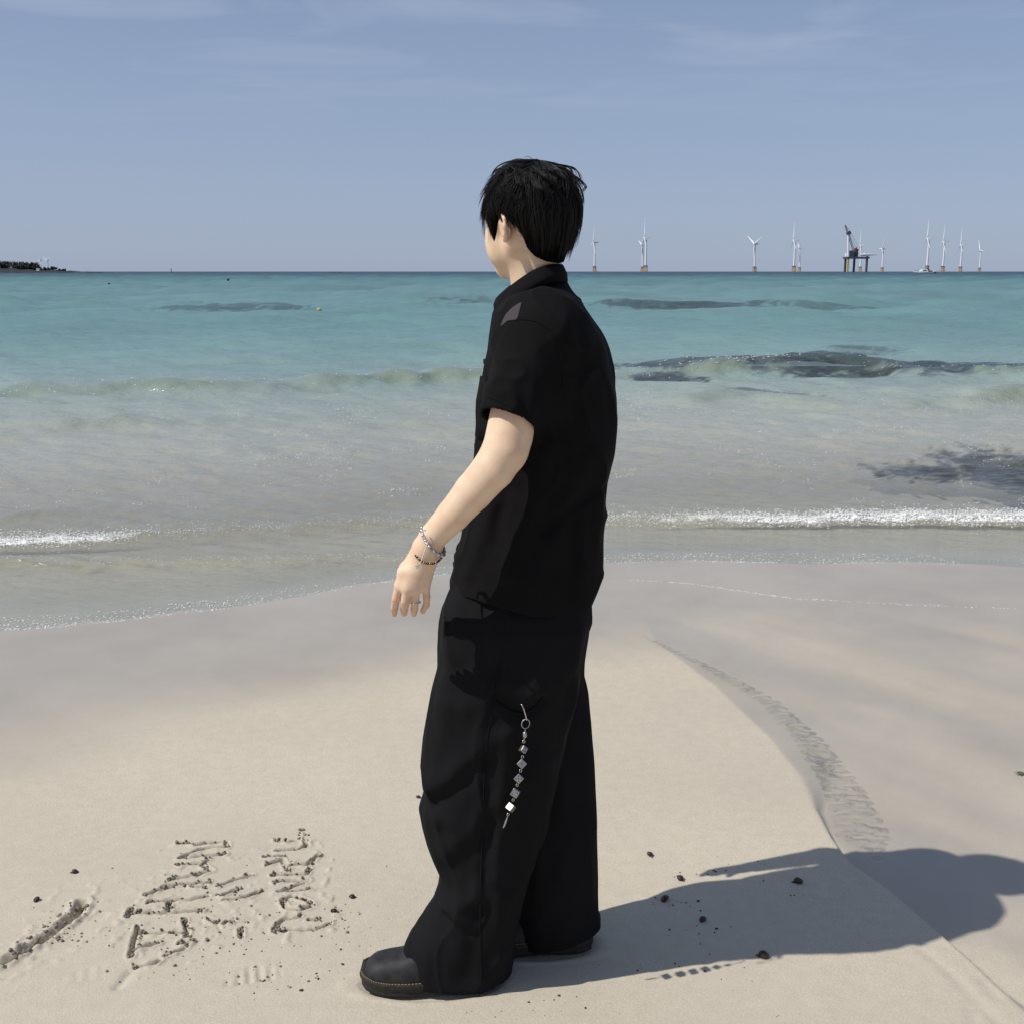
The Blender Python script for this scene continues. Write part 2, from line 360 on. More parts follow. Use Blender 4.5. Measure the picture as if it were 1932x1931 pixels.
wet = np.maximum(wet, sm(.0, .03, B_)*np.clip(.90 + .42*fbm((GX*.75+GY*.62)*3.4, (GX*.62-GY*.75)*.8, oct=3) - .22*sm(.45, 1.1, B_)*sm(3.4, 2.8, GY), .2, 1)*sm(2.15, 2.75, GY+.3*fbm(GX*3, GY*3)))
wet = np.maximum(wet, INS*.9); wet = np.maximum(wet, .14+.26*np.clip(fbm(GX*.8+GY*.5, GY*1.5, oct=3)+.1, -.3, 1)); wet = np.where(S_ > .1, 1-.45*sm(.1, 1.5, S_), wet)
# writing scratched in the sand, with soft thrown-up rims
ix = np.where((xs > -1.3) & (xs < -.28))[0]; iy = np.where((ys > 2.1) & (ys < 2.96))[0]
sl = np.ix_(iy, ix); LX, LY = GX[sl], GY[sl]; D = np.full(LX.shape, 9.0)
wob = .0025*fbm(LX*70, LY*70, oct=2)
for st in STROKES:
    lo, hi = st.min(0)-.05, st.max(0)+.05
    jx = np.where((LX[0] > lo[0]) & (LX[0] < hi[0]))[0]; jy = np.where((LY[:, 0] > lo[1]) & (LY[:, 0] < hi[1]))[0]
    q = np.ix_(jy, jx); D[q] = np.minimum(D[q], seg_dist(LX[q], LY[q], st))
D = D + wob*.6
dz = -.0175*np.exp(-(D/.0045)**2) + .0045*np.exp(-((D-.0105)/.0042)**2)*(.7+.9*fbm(LX*60, LY*60, oct=2))
Dg = seg_dist(LX, LY, GROOVE) + wob*1.4
gp = sm(-.70, -.80, LX)*.8+.2
dz += gp*(-.020*np.exp(-(Dg/.011)**2) + .009*np.exp(-((Dg-.022)/.009)**2)*(.8+.9*fbm(LX*45, LY*45, oct=2)))
for k, a in enumerate(SOFTG[:1]): dz += -.006*np.exp(-(seg_dist(LX, LY, a)/.012)**2)
# tread prints
def prints(px, py, w, h, n, rot):
    c = G(px, py)[:2]; u = (LX-c[0])*math.cos(rot)+(LY-c[1])*math.sin(rot); v = -(LX-c[0])*math.sin(rot)+(LY-c[1])*math.cos(rot)
    m = sm(1, .75, np.abs(u)/w)*sm(1, .75, np.abs(v)/h)
    return m*(-.0035+.0035*np.sin(u/w*math.pi*n))
dz += (prints(475, 1836, .075, .038, 6, .25)*.45 + prints(425, 1738, .03, .03, 4, .5)*.5 + prints(150, 1840, .06, .03, 4, .3)*.25)*np.clip(.6+1.2*fbm(LX*26, LY*26, oct=2), 0, 1.4)
Z[sl] += dz + .0028*np.clip(fbm(LX*38, LY*38, oct=2)-.25, 0, 1)*sm(.20, .02, np.minimum(D, Dg))*3
wet[sl] = np.maximum(wet[sl], .80*np.exp(-(D/.0085)**2)); wet[sl] = np.maximum(wet[sl], .40*gp*np.exp(-(Dg/.016)**2))  # strokes are damp, and darkened further in place of their groove shadow
for a in SOFTG[1:]:
    d = seg_dist(GX, GY, a); Z += np.where(d < .1, -.0035*np.exp(-(d/.017)**2)*(.5+.8*fbm(GX*8, GY*8)), 0)
# sand pressed down and pushed up round the shoes
for cx, cy, rx in ((-.19, 2.285, .165), (.045, 2.435, .165)):
    e = np.sqrt(((GX-cx)/rx)**2+((GY-cy)/.062)**2); Z += -.006*sm(1.05, .9, e) + .004*np.exp(-((e-1.18)/.12)**2)*(.6+.6*fbm(GX*30, GY*30))
def grid_faces(ny, nx):
    i = np.arange(ny*nx).reshape(ny, nx)
    return np.stack([i[:-1, :-1].ravel(), i[:-1, 1:].ravel(), i[1:, 1:].ravel(), i[1:, :-1].ravel()], 1)
ground = mesh_np('beach_sand', np.stack([GX, GY, Z], -1).reshape(-1, 3), grid_faces(*GX.shape), SAND, attrs={'wet': wet})  # 'wet' also carries the groove shadow of the writing
tag(ground, 'pale damp sand beach with writing scratched in it', kind='structure')
def sand_at(x, y):
    j = min(max(int(np.searchsorted(xs, x)), 1), len(xs)-1); i = min(max(int(np.searchsorted(ys, y)), 1), len(ys)-1)
    return float(max(Z[i, j], Z[i-1, j-1]))

# ---------------------------------------------------------------- the sea
def crest(pts, amp, wf, wb, foam):          # amp and foam are lists over the picture's x
    p = poly_y([(a, b) for a, b in pts], ZW); px = [a for a, b in pts]
    return (p, np.interp(px, *amp), np.interp(px, *foam), wf, wb)
CRESTS = [
 crest([(-300, 1040), (0, 1030), (120, 1027), (220, 1020), (300, 1013), (420, 1005), (600, 997), (790, 988), (1000, 987), (1140, 988), (1300, 988), (1450, 989), (1600, 986), (1750, 987), (1932, 988), (2200, 988)],
       ([0, 230, 330, 1100, 1400, 1932], [.040, .036, .026, .030, .045, .055]), .050, .34, ([-300, 180, 250, 330, 1000, 1140, 1300, 1420, 1932], [1.0, .85, .60, .22, .24, .50, .62, .95, 1.0])),
 crest([(-300, 1060), (0, 1063), (110, 1068), (220, 1068), (400, 1064), (600, 1058), (830, 1053), (1000, 1055), (1140, 1056), (1350, 1053), (1600, 1057), (1932, 1062), (2200, 1064)],
       ([0, 300, 800, 1000, 1932], [.030, .034, .026, .008, .004]), .040, .20, ([0, 300, 800, 1150, 1500, 1932], [.22, .28, .34, .34, .22, .12])),
 crest([(-300, 742), (0, 744), (150, 743), (330, 737), (500, 736), (700, 726), (900, 717), (1160, 716), (1400, 706), (1560, 702), (1700, 708), (1932, 712), (2200, 715)],
       ([0, 120, 330, 480, 560, 700, 900, 1200, 1400, 1560, 1650, 1750, 1932], [.10, .12, .20, .10, .08, .20, .16, .10, .26, .30, .18, .26, .20]), .42, 1.3, ([0, 1380, 1420, 1540, 1560, 1932], [.12, .12, .62, .66, .16, .14])),
 crest([(-200, 818), (0, 815), (200, 806), (430, 797), (560, 800), (760, 802)], ([0, 60, 200, 430, 560], [.05, .07, .10, .08, 0]), .30, .8, ([0, 500], [.1, .15])),
 crest([(1200, 762), (1290, 760), (1420, 757), (1600, 770), (1750, 768), (1840, 760), (1932, 756), (2200, 750)], ([1200, 1300, 1420, 1520, 1650, 1800, 1932], [0, .12, .10, .02, .04, .14, .15]), .35, 1.0, ([1200, 1932], [.1, .16])),
 crest([(-200, 980), (0, 976), (130, 971), (250, 967), (400, 955)], ([0, 130, 250, 400], [.035, .04, .02, 0]), .09, .3, ([0, 400], [.05, .05])),
 crest([(250, 870), (420, 862), (620, 858), (860, 850)], ([250, 400, 620, 860], [0, .035, .04, .01]), .2, .5, ([0, 900], [.16, .2])),
 crest([(1180, 830), (1400, 822), (1650, 828), (1932, 838), (2200, 840)], ([1180, 1400, 1932], [.02, .04, .03]), .22, .6, ([1180, 1932], [.12, .1])),
]
def sea(x, y, detail=True):
    s = y - shore(x); k = sm(0, 1.2, s)
    z = np.full(x.shape, ZW); foam = np.zeros(x.shape); lift = np.zeros(x.shape)
    rg = np.random.default_rng(5)
    for i in range(46):
        lam = .16*(1.115**i); th = rg.normal(math.pi/2, .55); a = lam*.0085*rg.uniform(.6, 1.4)
        near = sm(lam*2.2, lam*7, s); far = sm(lam*420, lam*150, y)      # short waves die out where the grid gets coarse
        dist = 1.6*vnoise(x*.5/lam*.35+i, y*.5/lam*.35)
        z = z + a*near*far*np.sin((x*math.cos(th)+y*math.sin(th))*2*math.pi/lam + rg.uniform(0, 6.28) + dist)
    for p, am, fo, wf, wb in CRESTS:
        o = np.argsort(p[:, 0]); yc = np.interp(x, p[o, 0], p[o, 1]); A = np.interp(x, p[o, 0], am[o], left=am[o][0]*0+am[o][0], right=am[o][-1]); Fo = np.interp(x, p[o, 0], fo[o])
        yc = yc + (wf*1.2)*fbm(x*.9/max(wf, .05)**.6, x*0+p[0, 1], oct=3)
        A = A*np.where((x < p[o[0], 0]-.1) | (x > p[o[-1], 0]+.1), 0 if am[o][0]*am[o][-1] == 0 else 1, 1)
        d = y - yc; h = np.where(d < 0, np.exp(-(d/wf)**2), np.exp(-(d/wb)**2)); A = A*(.75+.35*fbm(x*1.7/max(wb, .2), x*0+3.1))
        z = z + 1.25*A*h; lift = np.maximum(lift, np.where(d < 0, sm(-wf*1.5, -wf*.6, d), sm(wf*.8, wf*.1, d))*sm(.02, .16 if wf > .1 else .05, A))
        fh = np.where(d < 0, sm(-wf*1.6, -wf*.5, d), sm(wf*3.0+.05, .0, d)); foam = np.maximum(foam, Fo*fh*(A > .002))
    edge = np.exp(-((s-.06)/.07)**2); foam = np.maximum(foam, edge*np.interp(x, [-2.6, -1.9, -1.4, -.9, .5, 1.0, 1.5, 2.5], [.50, .50, .42, .25, .30, .40, .35, .25]))
    z = np.where(s < .25, ZW + (z-ZW)*sm(-.02, .25, s), z); z = np.where(s < 0, ZW + .055*s*0 - .0, z)
    return z, s, foam, lift
wy = [4.35]
while wy[-1] < 62: wy.append(wy[-1]*(1+.0036))
while wy[-1] < 42000: wy.append(wy[-1]*1.032)
wy = np.array(wy); wo_ = 1+geo(0, 80, .006, 1.17); wu = np.concatenate([-wo_[::-1], np.linspace(-1, 1, 420), wo_])
WX = wu[None, :]*(wy[:, None]*.72+1.2); WY = np.repeat(wy[:, None], len(wu), 1)
WZ, WS, WF, WLIFT = sea(WX, WY)
deep = np.interp(WS, [0, 3, 7, 11, 15, 21, 30, 60, 110, 200, 320, 520, 900], [0, .05, .14, .23, .30, .36, .42, .50, .60, .74, .84, .93, 1.0])
# seaweed growing close under the surface: clear water over it lets its dark colour through
BEDS = [([(1085, 1460, 570, 587)], 'long dark seaweed bed in turquoise water just right of the shoulder', 1), ([(1450, 1700, 577, 588)], 'faint broken seaweed streak right of the long bed', 2), ([(285, 620, 577, 590)], 'thin seaweed streak in turquoise water at the left', 3),
        ([(800, 960, 563, 578)], 'seaweed streak meeting the shoulder from the left', 4), ([(1130, 1560, 684, 708), (1390, 1990, 689, 713), (1190, 1330, 712, 726)], 'broad dark seaweed bed in the breaking wave at right', 5), ([(1310, 1570, 734, 757)], 'dark seaweed patch just below the breaking wave', 6),
        ([(1560, 1700, 656, 669)], 'small seaweed tuft above the breaking wave', 7), ([(1740, 2120, 842, 945), (1630, 1830, 872, 912)], 'dark seaweed patch in clear shallows at the right edge', 8)]
BSTR = {1: .80, 2: .45, 3: .55, 4: .6, 5: 1.0, 6: .75, 7: .5, 8: .85}
def rect_w(r):
    x0, x1, y0, y1 = r; c = G((x0+x1)/2, (y0+y1)/2, ZW); a, b = G(x0, (y0+y1)/2, ZW), G(x1, (y0+y1)/2, ZW); t, u = G((x0+x1)/2, y0, ZW), G((x0+x1)/2, y1, ZW)
    return (t[1]+u[1])/2*.5+c[1]*.5, c[0], (b[0]-a[0])/2, (t[1]-u[1])/2
def bed_mask(bed, x, y):
    m = np.zeros(np.shape(x))
    bias = .32 if bed[2] == 5 else -.05
    for r in bed[0]:
        cy, cx, hx_, hy_ = rect_w(r); q = 1-((x-cx)/hx_)**2-((y-cy)/hy_)**2
        wx = x+.35*hx_*fbm(x*5/hx_+3, y*3/hy_, oct=2); wy_ = y+.45*hy_*fbm(x*6/hx_, y*3/hy_+7, oct=2)
        m = np.maximum(m, np.where(q > -1.5, sm(-.10, .80, q*.95+1.25*fbm(wx*(4.5/hx_+.6), wy_*(3.4/hy_)+bed[2]*9, oct=5, gain=.62)+bias), 0))
    return m*BSTR[bed[2]]
opac = np.interp(WS, [0, .6, 1.5, 3, 5, 8], [.02, .07, .25, .70, .95, 1.0])
WEEDM = np.max([bed_mask(b_, WX, WY) for b_ in BEDS], 0); WCR = WLIFT*(1-.7*WEEDM)
sea_o = mesh_np('sea', np.stack([WX, WY, WZ], -1).reshape(-1, 3), grid_faces(*WX.shape), WATER, attrs={
 'deep': deep, 'opac': opac*(1-.45*WEEDM*(1-WCR)), 'weed': WEEDM*.92, 'crest': WCR*.8, 'foam': np.clip(WF, 0, 1),
 'b_near': np.interp(WY, [4.3, 6, 12, 25, 50], [.30, .95, .95, .5, 0])*sm(0, .5, WS), 'b_mid': np.interp(WY, [5, 9, 16, 60, 200, 500], [0, .25, .6, .7, .5, 0]), 'b_far': np.interp(WY, [30, 90, 400, 3000], [0, .5, .7, .8]),
 'rough': np.interp(WY, [4, 10, 30, 100, 400], [.05, .08, .14, .22, .30]), 'fmax': np.interp(WY, [4, 8, 14, 22, 45, 120, 400], [.50, .50, .46, .36, .27, .20, .13])})
tag(sea_o, 'turquoise sea with small waves reaching to the horizon', kind='structure')
def sea_at(x, y): return float(sea(np.array([float(x)]), np.array([float(y)]))[0][0])
# ---------------------------------------------------------------- distance fields -> smooth closed meshes (for the figure)
class Field:
    def __init__(s, lo, hi, h):
        s.lo, s.h = np.array(lo, float), h; s.n = np.ceil((np.array(hi)-s.lo)/h).astype(int)+1
        s.ax = [(s.lo[i]+h*np.arange(s.n[i])).astype(np.float32) for i in range(3)]
        s.D = np.full(tuple(s.n), .5, np.float32)
    def block(s, lo, hi, m):
        sl = []
        for i in range(3):
            a = int(max(0, math.floor((lo[i]-m-s.lo[i])/s.h))); b = int(min(s.n[i], math.ceil((hi[i]+m-s.lo[i])/s.h)+1)); sl.append(slice(a, max(b, a)))
        sl = tuple(sl); X = s.ax[0][sl[0]][:, None, None]; Y = s.ax[1][sl[1]][None, :, None]; Z_ = s.ax[2][sl[2]][None, None, :]
        return sl, X, Y, Z_
    def join(s, sl, d, k):
        a = s.D[sl]
        if k > 0:
            h = np.maximum(k-np.abs(a-d), 0)/k; s.D[sl] = np.minimum(a, d)-h*h*k*.25
        else: s.D[sl] = np.minimum(a, d)
    def cut(s, sl, d, k=0):
        a = s.D[sl]
        if k > 0:
            h = np.maximum(k-np.abs(a+d), 0)/k; s.D[sl] = np.maximum(a, -d)+h*h*k*.25
        else: s.D[sl] = np.maximum(a, -d)
    def cone(s, a, b, ra, rb, k=.012, op='join', disp=None):
        a, b = np.array(a, float), np.array(b, float); r = max(ra, rb); lo, hi = np.minimum(a, b)-r, np.maximum(a, b)+r
        sl, X, Y, Z_ = s.block(lo, hi, max(k*1.3, .02)); v = b-a; L2 = float(v@v)+1e-12
        t = np.clip(((X-a[0])*v[0]+(Y-a[1])*v[1]+(Z_-a[2])*v[2])/L2, 0, 1)
        d = np.sqrt((X-a[0]-t*v[0])**2+(Y-a[1]-t*v[1])**2+(Z_-a[2]-t*v[2])**2)-(ra+t*(rb-ra))
        if disp is not None: d = d - disp(X, Y, Z_)
        getattr(s, op)(sl, d.astype(np.float32), k); return s
    def chain(s, pts, rs, k=.012):
        for i in range(len(pts)-1): s.cone(pts[i], pts[i+1], rs[i], rs[i+1], k)
        return s
    def ell(s, c, r, M=np.eye(3), k=.012, op='join'):
        c, r = np.array(c, float), np.array(r, float); e = r.max(); sl, X, Y, Z_ = s.block(c-e, c+e, max(k*1.3, .02))
        x, y, z = X-c[0], Y-c[1], Z_-c[2]
        q = [(M[i][0]*x+M[i][1]*y+M[i][2]*z) for i in range(3)]
        k0 = np.sqrt(sum((q[i]/r[i])**2 for i in range(3))); k1 = np.sqrt(sum((q[i]/r[i]**2)**2 for i in range(3)))+1e-9
        getattr(s, op)(sl, (k0*(k0-1)/k1).astype(np.float32), k); return s
    def stack(s, rows, k=.02, n=2.4, disp=None, op='join', smooth=.012, keep=None, cam=True, grow=0.0):
        """rows: (z, x_left, x_right, y_centre, y_half) from bottom to top"""
        R = np.array(sorted(rows)); zz = np.linspace(R[0, 0], R[-1, 0], 500); Q = np.stack([np.interp(zz, R[:, 0], R[:, i]) for i in range(1, 5)], 1)
        w = max(1, int(smooth/(zz[1]-zz[0]))); ker = np.hanning(2*w+3)[1:-1]; ker /= ker.sum()
        Q = np.stack([np.convolve(np.pad(Q[:, i], (len(ker)//2,), 'edge'), ker, 'valid') for i in range(4)], 1)
        lo = (R[:, 1].min()-.02, (R[:, 3]-R[:, 4]).min()-.02, R[0, 0]); hi = (R[:, 2].max()+.02, (R[:, 3]+R[:, 4]).max()+.02, R[-1, 0])
        sl, X, Y, Z_ = s.block(lo, hi, .03); z1 = Z_.ravel()
        L_, R_, C_, A_ = [np.interp(z1, zz, Q[:, i])[None, None, :] for i in range(4)]
        cx, ax = (L_+R_)/2, (R_-L_)/2+grow; A_ = A_+grow
        d = ((np.abs((X-cx)/ax)**n+np.abs((Y-C_)/A_)**n)**(1/n)-1)*np.minimum(ax, A_)
        if disp is not None: d = d-disp(X, Y, Z_)
        d = np.maximum(d, np.maximum(R[0, 0]-Z_, Z_-R[-1, 0]))
        if keep is not None: d = np.maximum(d, keep(X, Y, Z_))
        getattr(s, op)(sl, d.astype(np.float32), k); return s
    def plane_cut(s, fn, lo, hi):
        sl, X, Y, Z_ = s.block(lo, hi, 0); s.D[sl] = np.maximum(s.D[sl], (fn(X, Y, Z_)+0*X+0*Y+0*Z_).astype(np.float32)); return s
    def mesh(s):
        D = s.D; neg = D < 0; n = D.shape
        c = np.zeros((n[0]-1, n[1]-1, n[2]-1), np.int8)
        for i in (0, 1):
            for j in (0, 1):
                for k in (0, 1): c += neg[i:n[0]-1+i, j:n[1]-1+j, k:n[2]-1+k]
        act = np.argwhere((c > 0) & (c < 8)); idx = np.full(c.shape, -1, np.int32); idx[tuple(act.T)] = np.arange(len(act))
        cor = np.stack([D[act[:, 0]+i, act[:, 1]+j, act[:, 2]+k] for i in (0, 1) for j in (0, 1) for k in (0, 1)], 1)
        off = np.array([(i, j, k) for i in (0, 1) for j in (0, 1) for k in (0, 1)], float)
        acc = np.zeros((len(act), 3)); cnt = np.zeros(len(act))
        for a in range(8):
            for b in range(a+1, 8):
                if np.abs(off[a]-off[b]).sum() != 1: continue
                m = (cor[:, a] < 0) != (cor[:, b] < 0); t = cor[m, a]/(cor[m, a]-cor[m, b]); acc[m] += off[a]+(off[b]-off[a])*t[:, None]; cnt[m] += 1
        V = s.lo+(act+acc/cnt[:, None])*s.h; Fs = []
        for ax in range(3):
            u, v = (ax+1) % 3, (ax+2) % 3
            sa = [slice(None)]*3; sb = [slice(None)]*3; sa[ax] = slice(0, -1); sb[ax] = slice(1, None)
            A, B = neg[tuple(sa)], neg[tuple(sb)]; e = np.argwhere(A != B); e = e[(e[:, u] > 0) & (e[:, v] > 0) & (e[:, u] < n[u]-1) & (e[:, v] < n[v]-1)]
            fl = A[tuple(e.T)]; q = []
            for du, dv in ((-1, -1), (0, -1), (0, 0), (-1, 0)):
                f = e.copy(); f[:, u] += du; f[:, v] += dv; q.append(idx[tuple(f.T)])
            q = np.stack(q, 1); q[~fl] = q[~fl][:, ::-1]; Fs.append(q)
        return V, np.concatenate(Fs)
def relax(V, Q, it=2, lam=.5):
    e = np.concatenate([Q[:, [0, 1]], Q[:, [1, 2]], Q[:, [2, 3]], Q[:, [3, 0]]])
    n = len(V); deg = np.bincount(e.ravel(), minlength=n)[:, None]
    for _ in range(it):
        S = np.zeros_like(V)
        for c in range(3): S[:, c] = np.bincount(e[:, 0], V[e[:, 1], c], n)+np.bincount(e[:, 1], V[e[:, 0], c], n)
        V = V+lam*(S/np.maximum(deg, 1)-V)
    return V

# ---------------------------------------------------------------- the person
SKIN = mat('skin', (.77, .585, .420), .52, .28, noise=(34, .75, (.69, .455, .305)), bump=(380, .35, .0011), sss=.10)
def flush_skin(m):                      # redder fingers, knuckles and ears, by the attribute 'flush'
    nt = m.node_tree; b = nt.nodes['Principled BSDF']; src = b.inputs['Base Color'].links[0].from_socket
    at = nt.nodes.new('ShaderNodeAttribute'); at.attribute_name = 'flush'; x = nt.nodes.new('ShaderNodeMix'); x.data_type = 'RGBA'; x.inputs['B'].default_value = (.60, .335, .225, 1)
    nt.links.new(at.outputs['Fac'], x.inputs['Factor']); nt.links.new(src, x.inputs['A']); nt.links.new(x.outputs['Result'], b.inputs['Base Color'])
flush_skin(SKIN)
SHIRT = mat('black_cotton', (.0068, .0063, .0068), .92, .09, noise=(14, .5, (.0095, .0088, .0094)), bump=(1500, .25, .0006), bump2=(13, .8, .012, (1, 1, .45)))
PANTS = mat('black_twill', (.0092, .0088, .0100), .88, .11, noise=(9, .5, (.0066, .0066, .0076)), bump=(1900, .25, .0006), bump2=(10, .6, .010, (1, 1, .35)))
HAIRM = mat('black_hair', (.0050, .0044, .0046), .52, .32)
LEATHER = mat('black_leather', (.012, .012, .014), .62, .32, bump=(260, .4, .0012), noise=(45, .8, (.035, .033, .032)), bump2=(30, .35, .004, (1, .4, 1)))
SOLE = mat('dark_rubber', (.020, .018, .016), .7, .3, noise=(160, .7, (.045, .040, .032)))
THREAD = mat('yellow_thread', (.27, .20, .095), .8)
EYEW = mat('eye_white', (.75, .72, .68), .25); EYED = mat('iris', (.02, .012, .008), .15)

person = empty('person', (-.04, 2.36, 0))
tag(person, 'person in black shirt and wide black trousers looking out to sea', 'person')
YB = 2.36
THETA = math.radians(46)
hf = np.array((-math.cos(THETA), math.sin(THETA), -.07)); hf /= np.linalg.norm(hf)
hl = np.array((-math.sin(THETA), -math.cos(THETA), 0.)); hu = np.cross(hf, hl); hu = hu if hu[2] > 0 else -hu
HC = np.array((.034, 2.362, 1.703))
def hd(a, b, c): return HC+hf*a+hl*b+hu*c
HM = np.stack([hf, hl, hu])

body = Field((-.36, 1.93, .05), (.26, 2.78, 1.86), .0034)
# head
body.ell(hd(-.008, 0, .024), (.090, .073, .080), HM, 0)
body.ell(hd(.030, 0, -.028), (.056, .057, .074), HM, .03)
for sgn in (1, -1):
    body.cone(hd(-.008, sgn*.050, -.042), hd(.060, sgn*.016, -.090), .017, .015, .025)
    body.ell(hd(.050, sgn*.043, -.030), (.027, .024, .034), HM, .02)
    body.cone(hd(.080, sgn*.012, .014), hd(.068, sgn*.046, .014), .009, .009, .015)
    body.ell(hd(.089, sgn*.030, -.001), (.010, .014, .009), HM, .008, 'cut')
for sgn in (1, -1): body.ell(hd(.046, sgn*.036, -.058), (.026, .024, .026), HM, .02)
body.ell(hd(.070, 0, -.088), (.019, .022, .015), HM, .02)
body.cone(hd(.084, 0, .004), hd(.106, 0, -.032), .007, .0095, .010)
for sgn in (1, -1): body.ell(hd(.094, sgn*.011, -.036), (.010, .008, .007), HM, .006)
body.cone(hd(.088, -.018, -.058), hd(.088, .018, -.058), .0055, .0055, .006); body.cone(hd(.086, -.014, -.067), hd(.086, .014, -.067), .0065, .0065, .006)
# ears
for sgn in (1, -1):
    ea = lambda a, c, o=0: hd(-.010+a*1.0, sgn*(.0745+o+max(0, .006-a)*.55), -.016+c)
    body.ell(ea(-.003, 0, -.002), (.013, .0045, .022), HM, .006)
    hel = [(.012, .000, .002), (.0135, .013, .003), (.007, .023, .004), (-.005, .0265, .006), (-.0155, .019, .007), (-.0185, .004, .007), (-.0135, -.011, .005), (-.004, -.021, .002)]
    body.chain([ea(*p) for p in hel], [.0034, .0036, .0038, .0040, .0040, .0038, .0042, .0062], .003)
    body.cone(ea(-.008, .012, .004), ea(-.009, -.010, .004), .003, .003, .004)
    body.cone(ea(.010, -.004, .003), ea(.008, -.012, .002), .0035, .0035, .004)
    body.ell(ea(.001, -.002, .006), (.006, .006, .010), HM, .004, 'cut')
# neck and trunk
body.cone(hd(-.024, 0, -.04), P(1018, 560, YB), .048, .048, .03)
body.cone(hd(.0, 0, -.065), P(1006, 560, YB), .038, .042, .02)
body.chain([P(1030, 600, YB), P(1035, 700, YB), P(1030, 900, YB), P(1000, 1080, YB)], [.060, .10, .090, .075], .05)
for y in (2.23, 2.45): body.cone(P(1030, 630, YB), P(1025, 645, y), .05, .045, .05)
for pts in ([P(985, 1100, 2.29), P(925, 1480, 2.295), P(890, 1760, 2.30)], [P(995, 1100, 2.43), P(1035, 1450, 2.44), P(1065, 1730, 2.44)]):
    body.chain(pts, [.075, .052, .034], .04)
# left arm, seen in full
ARM = [P(1010, 648, 2.215), P(980, 740, 2.165), P(953, 848, 2.135), P(932, 884, 2.13), P(893, 928, 2.132), P(855, 972, 2.138), P(816, 1014, 2.145), P(806, 1032, 2.147)]
body.chain(ARM, [.052, .048, .0435, .0410, .0375, .0325, .0272, .0268], .004)
body.cone(P(982, 830, 2.14), P(964, 862, 2.137), .016, .022, .02)
Z3 = lambda x, y, Y: P(699.9+.1208*x, 951.1+.1208*y, Y+.128)
KN = [Z3(440, 1270, 2.010), Z3(560, 1325, 2.000), Z3(705, 1325, 2.003), Z3(855, 1285, 2.012)]
WR = [Z3(800, 700, 2.025), Z3(850, 700, 2.018), Z3(900, 700, 2.018), Z3(950, 720, 2.024)]
for a, b, r0, r1 in zip(WR, KN, (.0165, .0180, .0175, .0155), (.0108, .0105, .0100, .0095)): body.cone(a, b, r0, r1, .016)
for a, b in zip(KN[:-1], KN[1:]): body.cone((a+b)/2*1+np.array((0, .008, .016)), (a+b)/2+np.array((0, .008, .030)), .0085, .012, .012)
FING = [([(440, 1270, 2.010), (392, 1470, 2.012), (365, 1620, 2.030), (362, 1715, 2.050)], (.0098, .0088, .0080, .0066)),
        ([(560, 1325, 2.000), (538, 1520, 2.002), (520, 1650, 2.022), (516, 1708, 2.046)], (.0098, .0090, .0083, .0070)),
        ([(705, 1325, 2.003), (690, 1510, 2.005), (680, 1640, 2.022), (668, 1712, 2.044)], (.0094, .0086, .0079, .0067)),
        ([(855, 1285, 2.012), (870, 1450, 2.012), (862, 1575, 2.022), (808, 1672, 2.036)], (.0092, .0078, .0072, .0062))]
for pts, rs in FING:
    q = [Z3(*p) for p in pts]; body.chain(q, [r*.95 for r in rs], .0025)
body.chain([Z3(720, 800, 2.035), Z3(560, 1010, 2.062), Z3(520, 1180, 2.078), Z3(560, 1330, 2.082)], [.017, .0145, .0105, .0085], .010)
# right arm, hanging on the far side
RA = [P(1010, 648, 2.475), np.array((.050, 2.570, 1.13)), np.array((.010, 2.572, .90))]
body.chain(RA, [.052, .040, .026], .02)
rw = RA[2]
for i, (ox, oy, ln) in enumerate(((-.034, .004, .070), (-.012, .010, .080), (.010, .008, .074), (.030, -.002, .060))):
    k0 = rw+np.array((ox-.005, oy, -.085)); body.cone(rw+np.array((ox*.5, 0, -.012)), k0, .016, .010, .014)
    body.chain([k0, k0+np.array((-.003, .0, -ln*.5)), k0+np.array((-.004, -.012, -ln))], [.0095, .0085, .007], .004)
body.chain([rw+np.array((-.012, 0, -.02)), rw+np.array((-.045, -.012, -.06)), rw+np.array((-.052, -.018, -.105))], [.015, .012, .0085], .01)
V, Q = body.mesh(); V = relax(V, Q, 1, .4)
fl_ = np.zeros(len(V))
for pts, rs in FING:
    for i_, p_ in enumerate(pts): fl_ = np.maximum(fl_, (.45, .62, .75, .8)[i_]*np.exp(-(np.linalg.norm(V-Z3(*p_), axis=1)/(.016 if i_ else .011))**2))
for sgn in (1, -1): fl_ = np.maximum(fl_, .35*np.exp(-(np.linalg.norm(V-hd(-.012, sgn*.080, -.016), axis=1)/.022)**2))
fl_ = np.maximum(fl_, .25*np.exp(-(np.linalg.norm(V-P(975, 850, 2.10), axis=1)/.03)**2))
body_o = adopt(mesh_np('body', V, Q, SKIN, attrs={'flush': fl_}), person); body_bvh = BVHTree.FromPolygons([tuple(p) for p in V.tolist()], Q.tolist())
for sgn in (1, -1):
    m = MB(); m.ball(hd(.0755, sgn*.030, -.001), .0125, 14, 10); e = adopt(m.build('eye', EYEW, smooth=True), person)
    m = MB(); m.ball(hd(.0842, sgn*.030, -.001), .0052, 10, 8); adopt(m.build('iris', EYED, smooth=True), e) if False else adopt(m.build('iris', EYED, smooth=True), e)

